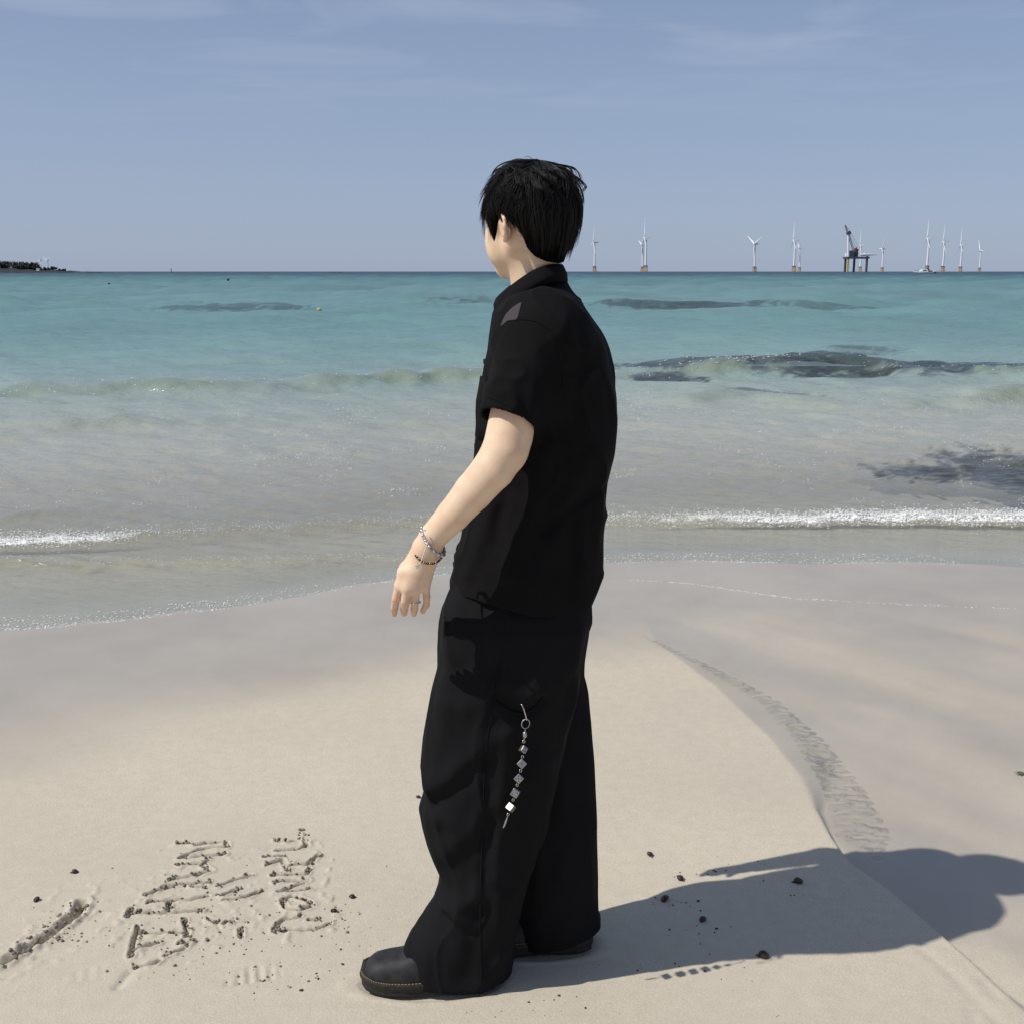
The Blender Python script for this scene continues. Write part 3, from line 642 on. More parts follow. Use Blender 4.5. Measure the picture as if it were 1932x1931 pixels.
# shirt
def rowz(lst):
    out = []
    for py, l, r, y, a in lst:
        A_, B_2 = P(l, py, y), P(r, py, y); out.append((A_[2], A_[0], B_2[0], y, a))
    return out
TORSO = rowz([(518, 1004, 1066, YB, .050), (536, 992, 1074, YB, 0.059), (548, 972, 1080, YB, 0.077), (562, 955, 1089, YB, 0.106), (580, 941, 1101, YB, 0.140), (600, 933, 1115, YB, 0.166), (630, 925, 1134, YB, 0.178), (660, 919, 1148, YB, 0.178),
  (700, 911, 1156, YB, 0.178), (750, 904, 1160, YB, 0.178), (800, 901, 1162, YB, 0.171), (850, 896, 1158, YB, 0.166), (900, 889, 1150, YB, 0.162), (950, 881, 1142, YB, 0.160), (1000, 869, 1138, YB, 0.160),
  (1050, 859, 1136, YB, 0.162), (1100, 846, 1129, YB, 0.164), (1150, 838, 1108, YB, 0.164)])
def ridge(p3, w, amp, side=None):
    p = np.array([q[[0, 2]] for q in p3])
    def f(X, Z_):
        d = np.full(np.broadcast(X, Z_).shape, 9., np.float32)
        for a, b in zip(p[:-1], p[1:]):
            v = b-a; t = np.clip(((X-a[0])*v[0]+(Z_-a[1])*v[1])/(v@v), 0, 1); d = np.minimum(d, np.hypot(X-a[0]-t*v[0], Z_-a[1]-t*v[1]))
        return amp*np.exp(-(d/w)**2)
    return f
def px_ridge(pts, Y, w, amp): return ridge([P(a, b, Y) for a, b in pts], w, amp)
SR = [px_ridge([(1060, 640), (1075, 760), (1085, 900)], 2.16, .018, .006), px_ridge([(1100, 600), (1120, 720), (1110, 860)], 2.2, .020, .006), px_ridge([(1040, 850), (1000, 980), (960, 1090)], 2.16, .020, .007),
      px_ridge([(1110, 880), (1060, 1000), (1010, 1110)], 2.16, .018, .006), px_ridge([(1140, 940), (1090, 960), (1030, 1010)], 2.16, .014, -.008), px_ridge([(925, 960), (900, 1040), (880, 1100)], 2.17, .016, .007), px_ridge([(960, 930), (940, 1000), (935, 1040)], 2.17, .012, -.004),
      px_ridge([(1080, 1000), (1085, 1060), (1080, 1130)], 2.16, .015, -.006)]
def shirt_disp(X, Y, Z_):
    side = 1/(1+np.exp((Y-YB)/.03))
    f = sum(r(X[:, :, :], Z_) for r in SR)
    return (f*side + .0045*vnoise(X*16+Y*5, Y*13, Z_*4.5+3) + .0022*vnoise(X*34, Y*30, Z_*12) + .0075*(1-np.abs(vnoise(X*13+Z_*5, Y*9, Z_*6-X*6)))**5 - .002).astype(np.float32)
shirt = Field((-.19, 1.94, .86), (.32, 2.80, 1.62), .0034)
shirt.stack(TORSO, 0, 2.3, shirt_disp, smooth=.02)
def sleeve_disp(X, Y, Z_): return (.006*(1-np.abs(vnoise(X*18+Z_*14, Y*12, Z_*16-X*6)))**5-.002+.004*vnoise(X*22+Z_*9, Y*16, Z_*10+X*8)+.003*vnoise(X*45, Y*30, Z_*22)).astype(np.float32)
SLA, SLB = P(1018, 622, 2.235), P(957, 800, 2.14)
shirt.cone(SLA, SLB, .082, .0585, .05, disp=sleeve_disp)
RSA, RSB = P(1018, 622, 2.455), RA[0]+(RA[1]-RA[0])*.72
shirt.cone(RSA, RSB, .080, .058, .05, disp=sleeve_disp)
# sleeve openings: the cloth ends in an open cuff round the arm
def cut_sleeve(A, B, tilt):
    ax = (B-A)/np.linalg.norm(B-A)+tilt; ax /= np.linalg.norm(ax)
    sl, X, Y, Z_ = shirt.block(B-.10, B+.10, 0)
    d = (X-B[0])*ax[0]+(Y-B[1])*ax[1]+(Z_-B[2])*ax[2]
    rad = np.sqrt(np.maximum((X-B[0])**2+(Y-B[1])**2+(Z_-B[2])**2-d*d, 0))
    torso = ((np.abs((X-.03)/.145)**2.3+np.abs((Y-YB)/.160)**2.3)**(1/2.3)-1)*.145
    near = np.maximum(rad-.10, -(torso-.006))         # only cuts away from the trunk
    cutter = np.maximum(-(d+.004), near); shirt.cut(sl, cutter.astype(np.float32), 0)
cut_sleeve(SLA, SLB, np.array((-.04, 0, -.06))); cut_sleeve(RSA, RSB, np.zeros(3))
u_ = (SLB-SLA)/np.linalg.norm(SLB-SLA); shirt.cone(SLB-u_*.085, SLB+u_*.02, .0525, .0535, 0, 'cut')
u_ = (RSB-RSA)/np.linalg.norm(RSB-RSA); shirt.cone(RSB-u_*.085, RSB+u_*.02, .052, .053, 0, 'cut')
HA, HB = P(846, 1096, YB), P(1112, 1132, YB)
shirt.plane_cut(lambda X, Y, Z_: (HA[2]+(X-HA[0])*(HB[2]-HA[2])/(HB[0]-HA[0]))-Z_-.004*np.sin(X*30), (-.3, 1.9, .8), (.4, 2.8, 1.0))
shirt.stack([(z, l, r, y, a) for z, l, r, y, a in TORSO if z < 1.05], 0, 2.3, op='cut', grow=-.026)       # hollow towards the hem
V, Q = shirt.mesh(); V = relax(V, Q, 1, .4); shirt_o = adopt(mesh_np('shirt', V, Q, SHIRT), person); shirt_bvh = BVHTree.FromPolygons([tuple(p) for p in V.tolist()], Q.tolist())

# collar
UP = [(1066, 503, YB), (1060, 501.5, 2.300), (1038, 501.5, 2.274), (1012, 509, 2.264), (985, 525, 2.266), (960, 543, 2.280), (941, 558, 2.305), (934, 565, 2.325)]
LOW = [(1074, 532, YB), (1068, 532, 2.288), (1042, 531, 2.250), (1012, 545, 2.238), (984, 563, 2.240), (957, 581, 2.252), (936, 596, 2.280), (931, 584, 2.318)]
def coll(lst):
    a = np.array([P(x_, y_, Y_ if Y_ == YB else Y_+.02) for x_, y_, Y_ in lst]); b = a[::-1][:-1].copy(); b[:, 1] = 2*YB-b[:, 1]
    return np.concatenate([b, a])
cu, cl = coll(UP), coll(LOW)
def dense(a, n=60):
    t = np.linspace(0, len(a)-1, n); i = np.arange(len(a)); return np.stack([np.convolve(np.pad(np.interp(t, i, a[:, c]), 2, 'edge'), np.ones(5)/5, 'valid') for c in range(3)], 1)
cu, cl = dense(cu), dense(cl); cen = np.array((P(1010, 540, YB)))
inn = cu*1.0; inn[:, 0] = cen[0]+(cu[:, 0]-cen[0])*.93; inn[:, 1] = cen[1]+(cu[:, 1]-cen[1])*.90; inl = inn.copy(); inl[:, 2] -= .035
mid = (cu+cl)/2; nrm_ = mid-cen; nrm_[:, 2] = 0; nrm_ /= np.linalg.norm(nrm_, axis=1)[:, None]; mid = mid+nrm_*.003
top = (cu+inn)/2; top[:, 2] += .003
lin = cl-nrm_*.004; lin[:, 2] += .001
rows = np.stack([inl, inn, top, cu, mid, cl, lin], 0); nr, nc = rows.shape[:2]
idx = np.arange(nr*nc).reshape(nr, nc); q = np.stack([idx[:-1, :-1].ravel(), idx[:-1, 1:].ravel(), idx[1:, 1:].ravel(), idx[1:, :-1].ravel()], 1)
collar = adopt(mesh_np('collar', rows.reshape(-1, 3), q, SHIRT), person)
so = collar.modifiers.new('thickness', 'SOLIDIFY'); so.thickness = .0022
def on_side(bvh, px, py, Y=2.2, off=.001):
    """point of a cloth surface that lies on the sight line of a picture point"""
    d = Vector(ray(px, py)).normalized(); o = Vector((0, 0, H)); h = bvh.ray_cast(o, d)
    return (np.array(h[0]-d*off) if h[0] else P(px, py, Y))
# breast pocket, seen edge-on at the front of the shirt, and buttons
m = MB()
pk = [P(911, 684, y) for y in (2.245, 2.30)]
for z0, z1 in ((-.118, 0),):
    ring = []
    for y in np.linspace(2.215, 2.300, 5):
        hx = shirt_bvh.ray_cast(Vector((-1, y, 1.33)), Vector((1, 0, 0)))[0]
        ring.append(y)
    rws = []
    for z in np.linspace(1.27, 1.395, 6):
        rw_ = []
        for y in ring:
            h = shirt_bvh.ray_cast(Vector((-1, y, z)), Vector((1, 0, 0)))[0]; rw_.append((h.x-.004 if h else -.06, y, z))
        rws.append(rw_)
    V_ = [p for r in rws for p in r]; m.add(V_, [(i*5+j, i*5+j+1, (i+1)*5+j+1, (i+1)*5+j) for i in range(5) for j in range(4)])
pocket = adopt(m.build('breast_pocket', SHIRT, smooth=True), person); so = pocket.modifiers.new('t', 'SOLIDIFY'); so.thickness = .003
BTN = mat('black_button', (.01, .01, .01), .3)
for z in (1.42, 1.33, 1.24, 1.15, 1.06, .98):
    h = shirt_bvh.ray_cast(Vector((-1, YB, z)), Vector((1, 0, 0)))[0]
    if h: m = MB(); m.tube([(h.x-.003, YB, z), (h.x+.001, YB, z)], .0055, 12); adopt(m.build('button', BTN), person)

# seams of the shirt
def seam(name, pts, r=.0012):
    q = []
    for (a, b), (c, d) in zip(pts[:-1], pts[1:]):
        for k in range(5): q.append(on_side(shirt_bvh, a+(c-a)*k/5, b+(d-b)*k/5, off=.0003))
    m = MB(); m.tube(q, r, 6); return adopt(m.build(name, SHIRT, smooth=True), person)
seam('armhole_seam', [(957, 607), (985, 603), (1012, 607), (1038, 624), (1056, 655), (1062, 700), (1060, 740)]); seam('sleeve_hem', [(916, 748), (940, 757), (970, 772), (1000, 792)]); seam('back_yoke_seam', [(1062, 640), (1090, 650), (1120, 657), (1140, 661)])
# sunlit front of the shoulder: its brightness put into a paler cloth patch
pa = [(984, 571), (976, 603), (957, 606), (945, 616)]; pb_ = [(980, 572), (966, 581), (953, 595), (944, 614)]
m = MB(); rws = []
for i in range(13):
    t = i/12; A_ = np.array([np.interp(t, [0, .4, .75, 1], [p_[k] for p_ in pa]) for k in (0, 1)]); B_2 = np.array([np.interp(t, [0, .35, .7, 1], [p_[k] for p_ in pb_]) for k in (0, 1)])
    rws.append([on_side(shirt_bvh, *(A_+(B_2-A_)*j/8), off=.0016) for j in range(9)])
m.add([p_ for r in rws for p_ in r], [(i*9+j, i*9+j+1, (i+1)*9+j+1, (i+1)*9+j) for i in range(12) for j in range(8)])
pn = adopt(m.build('sunlit_shoulder_patch', mat('sunlit_cotton', (.060, .054, .058), .9, .1, bump=(1500, .25, .0006)), smooth=True), person); pn['label'] = 'paler patch standing for sunlight on the front of the shoulder'; so = pn.modifiers.new('t', 'SOLIDIFY'); so.thickness = .0012

# trousers
LEGL = rowz([(1060, 880, 1094, 2.300, 0.060), (1100, 858, 1105, 2.298, 0.063), (1125, 845, 1110, 2.292, 0.072), (1150, 835, 1110, 2.288, 0.081), (1180, 829, 1109, 2.285, 0.089), (1230, 827, 1103, 2.285, 0.091), (1262, 828, 1098, 2.285, 0.091), (1300, 817, 1090, 2.285, 0.089), (1350, 805, 1078, 2.288, 0.088),
  (1400, 798, 1064, 2.291, 0.087), (1450, 795, 1050, 2.294, 0.086), (1500, 796, 1040, 2.297, 0.084), (1526, 790, 1034, 2.299, 0.084), (1560, 798, 1026, 2.301, 0.083), (1600, 811, 1014, 2.303, 0.082), (1650, 828, 1000, 2.306, 0.082), (1672, 826, 994, 2.307, 0.083),
  (1700, 818, 986, 2.309, 0.085), (1730, 800, 979, 2.311, 0.087), (1770, 766, 975, 2.313, 0.089), (1800, 752, 973, 2.315, 0.090), (1830, 748, 966, 2.315, 0.090), (1858, 748, 940, 2.315, 0.087), (1880, 748, 918, 2.315, 0.084)])
LEGR = rowz([(1060, 880, 1094, 2.425, 0.060), (1100, 858, 1105, 2.427, 0.063), (1125, 847, 1110, 2.432, 0.072), (1150, 839, 1110, 2.435, 0.081), (1200, 842, 1106, 2.437, 0.087), (1245, 850, 1100, 2.437, 0.087), (1275, 860, 1098, 2.437, 0.085), (1310, 872, 1105, 2.437, 0.084), (1370, 898, 1112, 2.439, 0.084), (1440, 922, 1118, 2.440, 0.083),
  (1500, 938, 1122, 2.442, 0.082), (1560, 950, 1125, 2.443, 0.082), (1620, 958, 1128, 2.445, 0.082), (1680, 964, 1129, 2.446, 0.082), (1718, 968, 1131, 2.447, 0.082), (1735, 970, 1137, 2.447, 0.082), (1752, 972, 1128, 2.448, 0.082), (1775, 976, 1116, 2.448, 0.080), (1800, 978, 1110, 2.449, 0.079)])
YF = 2.215
PR = [px_ridge([(800, 1500), (850, 1462), (905, 1412), (940, 1385)], YF, .026, .008), px_ridge([(800, 1535), (840, 1508), (880, 1470), (908, 1432)], YF, .019, -.0075), px_ridge([(786, 1540), (815, 1552), (850, 1552)], YF, .022, .004),
      px_ridge([(815, 1632), (850, 1600), (890, 1560), (925, 1520)], YF, .026, .006), px_ridge([(836, 1668), (870, 1640), (905, 1590), (925, 1550)], YF, .024, -.0075), px_ridge([(812, 1708), (850, 1690), (900, 1650)], YF, .022, -.0045), px_ridge([(820, 1726), (860, 1720), (900, 1700)], YF, .020, .006),
      px_ridge([(836, 1742), (860, 1756), (884, 1772)], YF, .0065, -.006), px_ridge([(840, 1728), (870, 1742), (895, 1758)], YF, .010, .006), px_ridge([(905, 1710), (896, 1780), (880, 1850)], YF, .022, -.008), px_ridge([(940, 1700), (950, 1780), (945, 1850)], YF, .018, .006),
      px_ridge([(828, 1262), (870, 1262), (930, 1250)], YF, .022, -.004), px_ridge([(850, 1330), (890, 1330), (925, 1300)], YF, .025, .006), px_ridge([(935, 1150), (925, 1250), (908, 1380), (898, 1560), (895, 1700)], YF, .012, .004),
      px_ridge([(945, 1310), (985, 1345), (1020, 1318)], YF, .016, -.010), px_ridge([(960, 1285), (990, 1312), (1015, 1300)], YF, .018, .008), px_ridge([(1000, 1400), (985, 1520), (965, 1680)], YF, .020, -.006), px_ridge([(955, 1380), (945, 1520), (935, 1660)], YF, .016, .005),
      px_ridge([(1080, 1290), (1060, 1350), (1045, 1420)], YF, .02, -.008)]
def leg_disp(X, Y, Z_):
    side = 1/(1+np.exp((Y-2.255)/.016))
    return (sum(r(X, Z_) for r in PR)*side + .0035*vnoise(X*20+2, Y*18, Z_*4) + .002*vnoise(X*40, Y*40, Z_*14) + .004*(1-np.abs(vnoise(X*16+Z_*3, Y*12, Z_*5-X*5)))**6).astype(np.float32)
def legr_disp(X, Y, Z_): return (.007*vnoise(X*17+5, Y*14, Z_*3.2+X*3) + .003*vnoise(X*34, Y*34, Z_*12)).astype(np.float32)
h0, h1 = P(742, 1766, 2.29), P(828, 1874, 2.29)
def keepL(X, Y, Z_): return ((h0[2]+(X-h0[0])*(h1[2]-h0[2])/(h1[0]-h0[0]))-Z_)*.6
r0, r1 = P(975, 1794, 2.40), P(1112, 1764, 2.40)
def keepR(X, Y, Z_): return ((r0[2]+(X-r0[0])*(r1[2]-r0[2])/(r1[0]-r0[0]))-Z_)
tr = Field((-.30, 2.10, .004), (.26, 2.58, 1.08), .0034)
tr.stack(LEGL, 0, 2.25, leg_disp, smooth=.006, keep=keepL); tr.stack(LEGR, .012, 2.25, legr_disp, smooth=.006, keep=keepR)
tr.plane_cut(lambda X, Y, Z_: .014-Z_, (-.4, 2, 0), (.4, 2.7, .05))
tr.plane_cut(lambda X, Y, Z_: Z_-(HA[2]+.020), (-.4, 2, .8), (.4, 2.7, 1.1))
V, Q = tr.mesh(); V = relax(V, Q, 1, .4); tr_o = adopt(mesh_np('trousers', V, Q, PANTS), person); tr_bvh = BVHTree.FromPolygons([tuple(p) for p in V.tolist()], Q.tolist())
m = MB(); m.tube([on_side(tr_bvh, a, b, off=.0002) for a, b in [(958, 1145), (954, 1180), (949, 1215), (943, 1260), (936, 1295), (930, 1330), (923, 1370), (917, 1410), (914, 1460), (912, 1510), (910, 1570), (908, 1630), (906, 1690), (906, 1750), (907, 1810), (908, 1850)]], .0016, 6)
adopt(m.build('side_seam', PANTS, smooth=True), person)
# side pocket: a patch that sags open
m = MB(); ed = [(935, 1322), (950, 1334), (968, 1343), (988, 1346), (1003, 1339), (1016, 1327), (1026, 1313)]
m.tube([on_side(tr_bvh, a, b, off=.0012) for a, b in ed], [.0015, .0024, .003, .0032, .003, .0024, .0012], 6)
adopt(m.build('pocket_hem', PANTS, smooth=True), person)

# shoes
def shoe(xt, xh, yc, z0):
    L_ = xh-xt; root = None
    def prof(t): return np.interp(t, [0, .03, .1, .22, .36, .5, .65, .8, .92, 1], [.018, .034, .046, .052, .053, .047, .042, .041, .036, .018])
    def ringf(t, w, z, k=1.0): return [(xt+L_*t, yc-w, z), (xt+L_*t, yc+w, z)]
    def outline(g, n=26):
        a = []; ts = (1-np.cos(np.linspace(0, math.pi, n)))/2
        for t in ts: a.append((xt-g*(1-2*t)*1.0+L_*t, yc-prof(t)-g, 0))
        for t in ts[::-1][1:-1]: a.append((xt-g*(1-2*t)+L_*t, yc+prof(t)+g, 0))
        return a
    up = MB(); rings = []
    for t in np.linspace(0, 1, 26):
        w = prof(t); tt = min(max(t, .004), .996)
        top = np.interp(t, [0, .015, .05, .1, .2, .3, .42, .55, .75, .95, 1], [.040, .050, .064, .073, .080, .085, .100, .128, .135, .120, .060])
        r = []
        for k in range(17):
            an = math.pi*k/16; c, s_ = math.cos(an), math.sin(an)
            r.append((xt+L_*t, yc-w*np.sign(c)*abs(c)**.75, z0+.030+(top-.030)*abs(s_)**.8))
        rings.append(r)
    n = 17; up.add([p for r in rings for p in r], [(i*n+k, i*n+k+1, (i+1)*n+k+1, (i+1)*n+k) for i in range(len(rings)-1) for k in range(n-1)] + [tuple(range(n))[::-1], tuple((len(rings)-1)*n+k for k in range(n))])
    u = up.build('shoe', LEATHER, smooth=True)
    sl_ = MB(); o = []
    for z, g in ((0, -.004), (.004, .001), (.012, .0015), (.014, .0005), (.022, .0035), (.026, .0045), (.034, .0050), (.0365, .0040), (.037, -.004)):
        lift = lambda t: .010*max(0, (.16-t)/.16)**1.5
        o.append([(a, b, z0+z+lift((a-xt)/L_)) for a, b, _ in outline(g)])
    sl_.loft(o); s_o = adopt(sl_.build('sole', SOLE, smooth=True), u)
    st = MB(); pts = outline(.0022, 60)
    tot = 0
    for a, b in zip(pts[:-1], pts[1:]):
        p, q_ = Vector(a), Vector(b); d = (q_-p)
        if d.length < 1e-5: continue
        k = max(1, int(d.length/.0058))
        for i in range(k):
            c0 = p+d*((i+.15)/k); c1 = p+d*((i+.80)/k); zz = z0+.0385+.010*max(0, (.16-(c0.x-xt)/L_)/.16)**1.5
            st.tube([(c0.x, c0.y, zz), (c1.x, c1.y, zz)], .0011, 4)
    adopt(st.build('welt_stitching', THREAD), u)
    return u
shl = adopt(shoe(-.343, -.040, 2.285, -.004), person); shl['label'] = 'black round-toed leather shoe with yellow welt stitching'
shr = adopt(shoe(-.105, .192, 2.437, -.004), person)

# hair: an undercoat and strands that run from the crown
CRN = np.array((-.30, .06, .95)); CRN /= np.linalg.norm(CRN)
e1 = np.cross(CRN, (0, 1, 0)); e1 /= np.linalg.norm(e1); e1 = e1 if e1[0] > 0 else -e1; e2 = np.cross(CRN, e1); e2 = e2 if e2[1] > 0 else -e2
HRAD = np.array((.1060, .0885, .0915)); HCEN = np.array((-.009, 0, .022))
def hair_end(ps):           # lowest point (head-local height) of the hair over the direction ps: 0 front, 90 left ear, 180 nape
    a = np.abs(ps); return np.interp(a, [0, 25, 45, 58, 64, 74, 84, 96, 108, 122, 140, 160, 180], [.006, .002, -.004, -.036, -.042, -.006, .012, .012, -.018, -.050, -.072, -.084, -.088])
def strand(phi, off, n, jit, lenf=1.0):
    """head-local points of a strand leaving the crown at the angle phi, off = distance from the undercoat"""
    a = np.linspace(.02, math.radians(112), 48); ph = phi+jit*np.sin(a*1.7)+.25*np.sin(a)*.3
    d = CRN[None]*np.cos(a)[:, None]+(e1[None]*np.cos(ph)[:, None]+e2[None]*np.sin(ph)[:, None])*np.sin(a)[:, None]
    p = HCEN+d*(HRAD+off)
    # below the widest level hair hangs straight, drawn in a little towards the nape
    lo = np.where(p[:, 2] < HCEN[2]-.012)[0]
    if len(lo):
        i = lo[0]; b = p[i-1] if i else p[i]; ps = math.degrees(math.atan2(b[1], b[0])); end = hair_end(ps)
        if b[2] > end:
            k = 26; t = np.linspace(0, 1, k); back = np.clip((abs(ps)-60)/90, 0, 1); tuck = .20*np.exp(-((abs(ps)-105)/22)**2)
            tail = np.stack([b[0]*(1-(.02+.26*back)*t**1.5), b[1]*(1-(.10+.22*back)*t**1.6-tuck*t**.7), b[2]+(end-b[2])*t], 1); p = np.concatenate([p[:i], tail])
        else: p = p[:i]
    ps = np.degrees(np.arctan2(p[:, 1], p[:, 0])); ok = (p[:, 2] >= hair_end(ps)-.002) | (np.arange(len(p)) < 6); c = np.where(~ok)[0]
    if len(c): p = p[:c[0]]
    s = np.concatenate([[0], np.cumsum(np.linalg.norm(np.diff(p, axis=0), axis=1))]); tt = np.linspace(0, s[-1]*lenf, n)
    return np.stack([np.interp(tt, s, p[:, i]) for i in range(3)], 1)
def to_w(p): return HC+p[:, :1]*hf+p[:, 1:2]*hl+p[:, 2:3]*hu
NPH = 150; cap = np.stack([to_w(strand(2*math.pi*i/NPH, -.0045, 40, 0)) for i in range(NPH)])
idx = np.arange(NPH*40).reshape(NPH, 40); nx = np.roll(idx, -1, 0); q = np.stack([idx[:, :-1].ravel(), idx[:, 1:].ravel(), nx[:, 1:].ravel(), nx[:, :-1].ravel()], 1)
hair = adopt(mesh_np('hair', cap.reshape(-1, 3), q, mat('hair_undercoat', (.003, .003, .003), .9, .02)), person)
so = hair.modifiers.new('t', 'SOLIDIFY'); so.thickness = .004
def strands_mesh(lines, radii, sides=3):
    V_, F_ = [], []; base = 0
    for p, r in zip(lines, radii):
        n = len(p); t = np.gradient(p, axis=0); t /= np.linalg.norm(t, axis=1)[:, None]+1e-9
        up = np.tile(np.array((.3, .5, .8)), (n, 1)); w = np.cross(t, up); w /= np.linalg.norm(w, axis=1)[:, None]+1e-9; u = np.cross(w, t)
        rr = r*np.concatenate([np.ones(n-3), [.8, .5, .12]])
        for k in range(sides):
            an = 2*math.pi*k/sides; V_.append(p+(w*math.cos(an)+u*math.sin(an))*rr[:, None])
        i = base+np.arange(n)[:, None]+n*np.arange(sides)[None]
        j = np.roll(i, -1, 1); F_.append(np.stack([i[:-1].ravel(), i[1:].ravel(), j[1:].ravel(), j[:-1].ravel()], 1)); base += n*sides
    return np.concatenate(V_), np.concatenate(F_)
lines, rad = [], []
rg = np.random.default_rng(3)
for c in range(620):                       # locks of three lengths, the upper ones shorter, bent and lifted
    kind = c % 3; phi0 = rg.uniform(0, 2*math.pi); j0 = rg.normal(0, (.20, .40, .65)[kind]); lift = (rg.uniform(-.0035, .001), rg.uniform(-.001, .004), rg.uniform(.001, .0090))[kind]
    lf = (rg.uniform(.90, 1.0), rg.uniform(.55, .97), rg.uniform(.25, .65))[kind]; curl = rg.normal(0, (.004, .012, .022)[kind]); tip = rg.normal(.0, .0045)
    for k in range(10):
        g = rg.normal(0, 1); p = strand(phi0+g*.042, lift+rg.normal(0, .0009), 13, j0+rg.normal(0, .03), lf*rg.uniform(.93, 1.0))
        t = np.linspace(0, 1, 13)[:, None]; d = p-HCEN; d /= np.linalg.norm(d, axis=1)[:, None]; sw = np.cross(d, np.gradient(p, axis=0)); sw /= np.linalg.norm(sw, axis=1)[:, None]+1e-9
        p = p+sw*curl*np.sin(t*math.pi*.8)-sw*g*.0022*t**2+d*(tip*t**3-.0012)+rg.normal(0, .0018, 3)*t
        lines.append(to_w(p)); rad.append(rg.uniform(.0004, .0008))
V_, F_ = strands_mesh(lines, rad); hs_ = mesh_np('strands', V_, F_, HAIRM); adopt(hs_, person); hs_.parent = hair; hs_.location = hs_.location-hair.location if False else (0, 0, 0)
lines, rad = [], []
for k in range(170):                       # flyaway hairs over the crown
    phi = rg.uniform(0, 2*math.pi); p = strand(phi, .001, 30, rg.normal(0, .6)); n0 = rg.integers(2, 5); m_ = rg.integers(8, 15); p = p[n0:n0+m_]
    t = np.linspace(0, 1, len(p))[:, None]; p = p+np.array((0, 0, 1.))*(rg.uniform(.003, .017)*np.sin(t*math.pi*rg.uniform(.6, .95)))+rg.normal(0, .006, 3)*t
    lines.append(to_w(p)); rad.append(rg.uniform(.0005, .0008))
V_, F_ = strands_mesh(lines, rad); fy = mesh_np('flyaway_hairs', V_, F_, HAIRM); fy.parent = hair
# ---------------------------------------------------------------- worn things
SILVER = mat('silver', (.62, .61, .60), .25, .5, 1.0); DULLS = mat('dull_silver', (.42, .40, .42), .4, .5, .8)
BEADB = mat('black_bead', (.012, .010, .010), .2, .6); BEADG = mat('brass_bead', (.45, .27, .09), .3, .5, 1.0); CORD = mat('lilac_grey_cord', (.33, .30, .37), .6); CORDL = mat('pale_cord', (.62, .55, .50), .7)
PIP = mat('black_pip', (.004, .004, .004), .6)
def loop_pts(a, b, sag, n, dep=.037, ph=0):
    """closed loop round the wrist through picture points a and b, hanging by sag; laid on the skin"""
    A, B = P(*a), P(*b); c = (A+B)/2; e = (B-A)/2; out = []
    for i in range(n):
        t = 2*math.pi*i/n+ph; q = c+e*math.cos(t)+np.array((0, -dep, -sag))*math.sin(t)
        out.append(q)
    return out
# silver grey braided bracelet
br = empty('bracelet', P(812, 1022, 2.145)); tag(br, 'silver grey braided bracelet with hanging star charm on the wrist', 'bracelet')
lp = np.array(loop_pts((796, 999, 2.146), (838, 1043, 2.146), .006, 64)); t_ = np.gradient(lp, axis=0); ctr = lp.mean(0)
for k, mm in ((0, CORD), (1, DULLS)):
    pts = []
    for i, q in enumerate(lp):
        o = (q-ctr); o /= np.linalg.norm(o); an = i*2*math.pi/8+k*math.pi; up_ = np.cross(o, t_[i]); up_ /= np.linalg.norm(up_); pts.append(q+o*.0019*math.cos(an)+up_*.0019*math.sin(an))
    m = MB(); m.tube(pts, .0021, 6, closed=True); adopt(m.build('braid_strand', mm, smooth=True), br)
proto = None
for i in range(2, 64, 4):
    if proto is None:
        m = MB(); m.ball((0, 0, 0), .0034, 8, 6); o = m.build('bead', SILVER, br, smooth=True); proto = o
    else: o = proto.copy(); COL.objects.link(o); o.parent = br
    o.location = Vector(lp[i]+(lp[i]-ctr)*.04)-br.location
m = MB(); m.tube([P(803, 1002, 2.108), P(797, 996, 2.112), P(799, 1008, 2.105), P(806, 1020, 2.106)], .0014, 6); adopt(m.build('loop', SILVER, smooth=True), br)
ch = [P(808, 1021, 2.104), P(803, 1035, 2.102), P(799, 1046, 2.100), P(795, 1058, 2.098), P(790, 1066, 2.097)]
m = MB(); m.tube(ch, .0011, 6); adopt(m.build('hanging_cord', CORDL, smooth=True), br)
m = MB(); c = P(788, 1069, 2.096); ring = []
for s_ in (-.0012, .0012):
    ring.append([(c[0]+(.0062 if i % 2 == 0 else .0028)*math.cos(i*math.pi/5+.3), c[1]+s_, c[2]+(.0062 if i % 2 == 0 else .0028)*math.sin(i*math.pi/5+.3)) for i in range(10)])
m.loft(ring); adopt(m.build('star_charm', SILVER), br)
# bead bracelet
bb = empty('bracelet', P(806, 1045, 2.145)); tag(bb, 'thin bracelet of black and brass beads nearest the hand', 'bracelet')
lp = loop_pts((780, 1030, 2.152), (836, 1042, 2.152), .018, 46, .041); protos = {}
for i, q in enumerate(lp):
    mm = BEADG if (i % 3 == 1 or 22 < i < 30 and i % 2) else BEADB
    if mm not in protos:
        m = MB(); m.ball((0, 0, 0), .0026, 8, 5); o = m.build('bead', mm, bb, smooth=True); protos[mm] = o
    else: o = protos[mm].copy(); COL.objects.link(o); o.parent = bb
    o.location = Vector(q)-bb.location
# finger ring
rc = Z3(700, 1535, 2.006); rg_ = empty('finger_ring', rc); tag(rg_, 'small silver ring on the ring finger', 'ring')
m = MB(); m.tube([rc+np.array((.0096*math.cos(t), .0096*math.sin(t), .0012*math.cos(t))) for t in np.linspace(0, 2*math.pi, 24, endpoint=False)], .0013, 6, closed=True); adopt(m.build('band', SILVER, smooth=True), rg_)
m = MB(); m.ball(rc+np.array((-.003, -.0100, 0)), .0018, 8, 6); adopt(m.build('stone', SILVER, smooth=True), rg_)

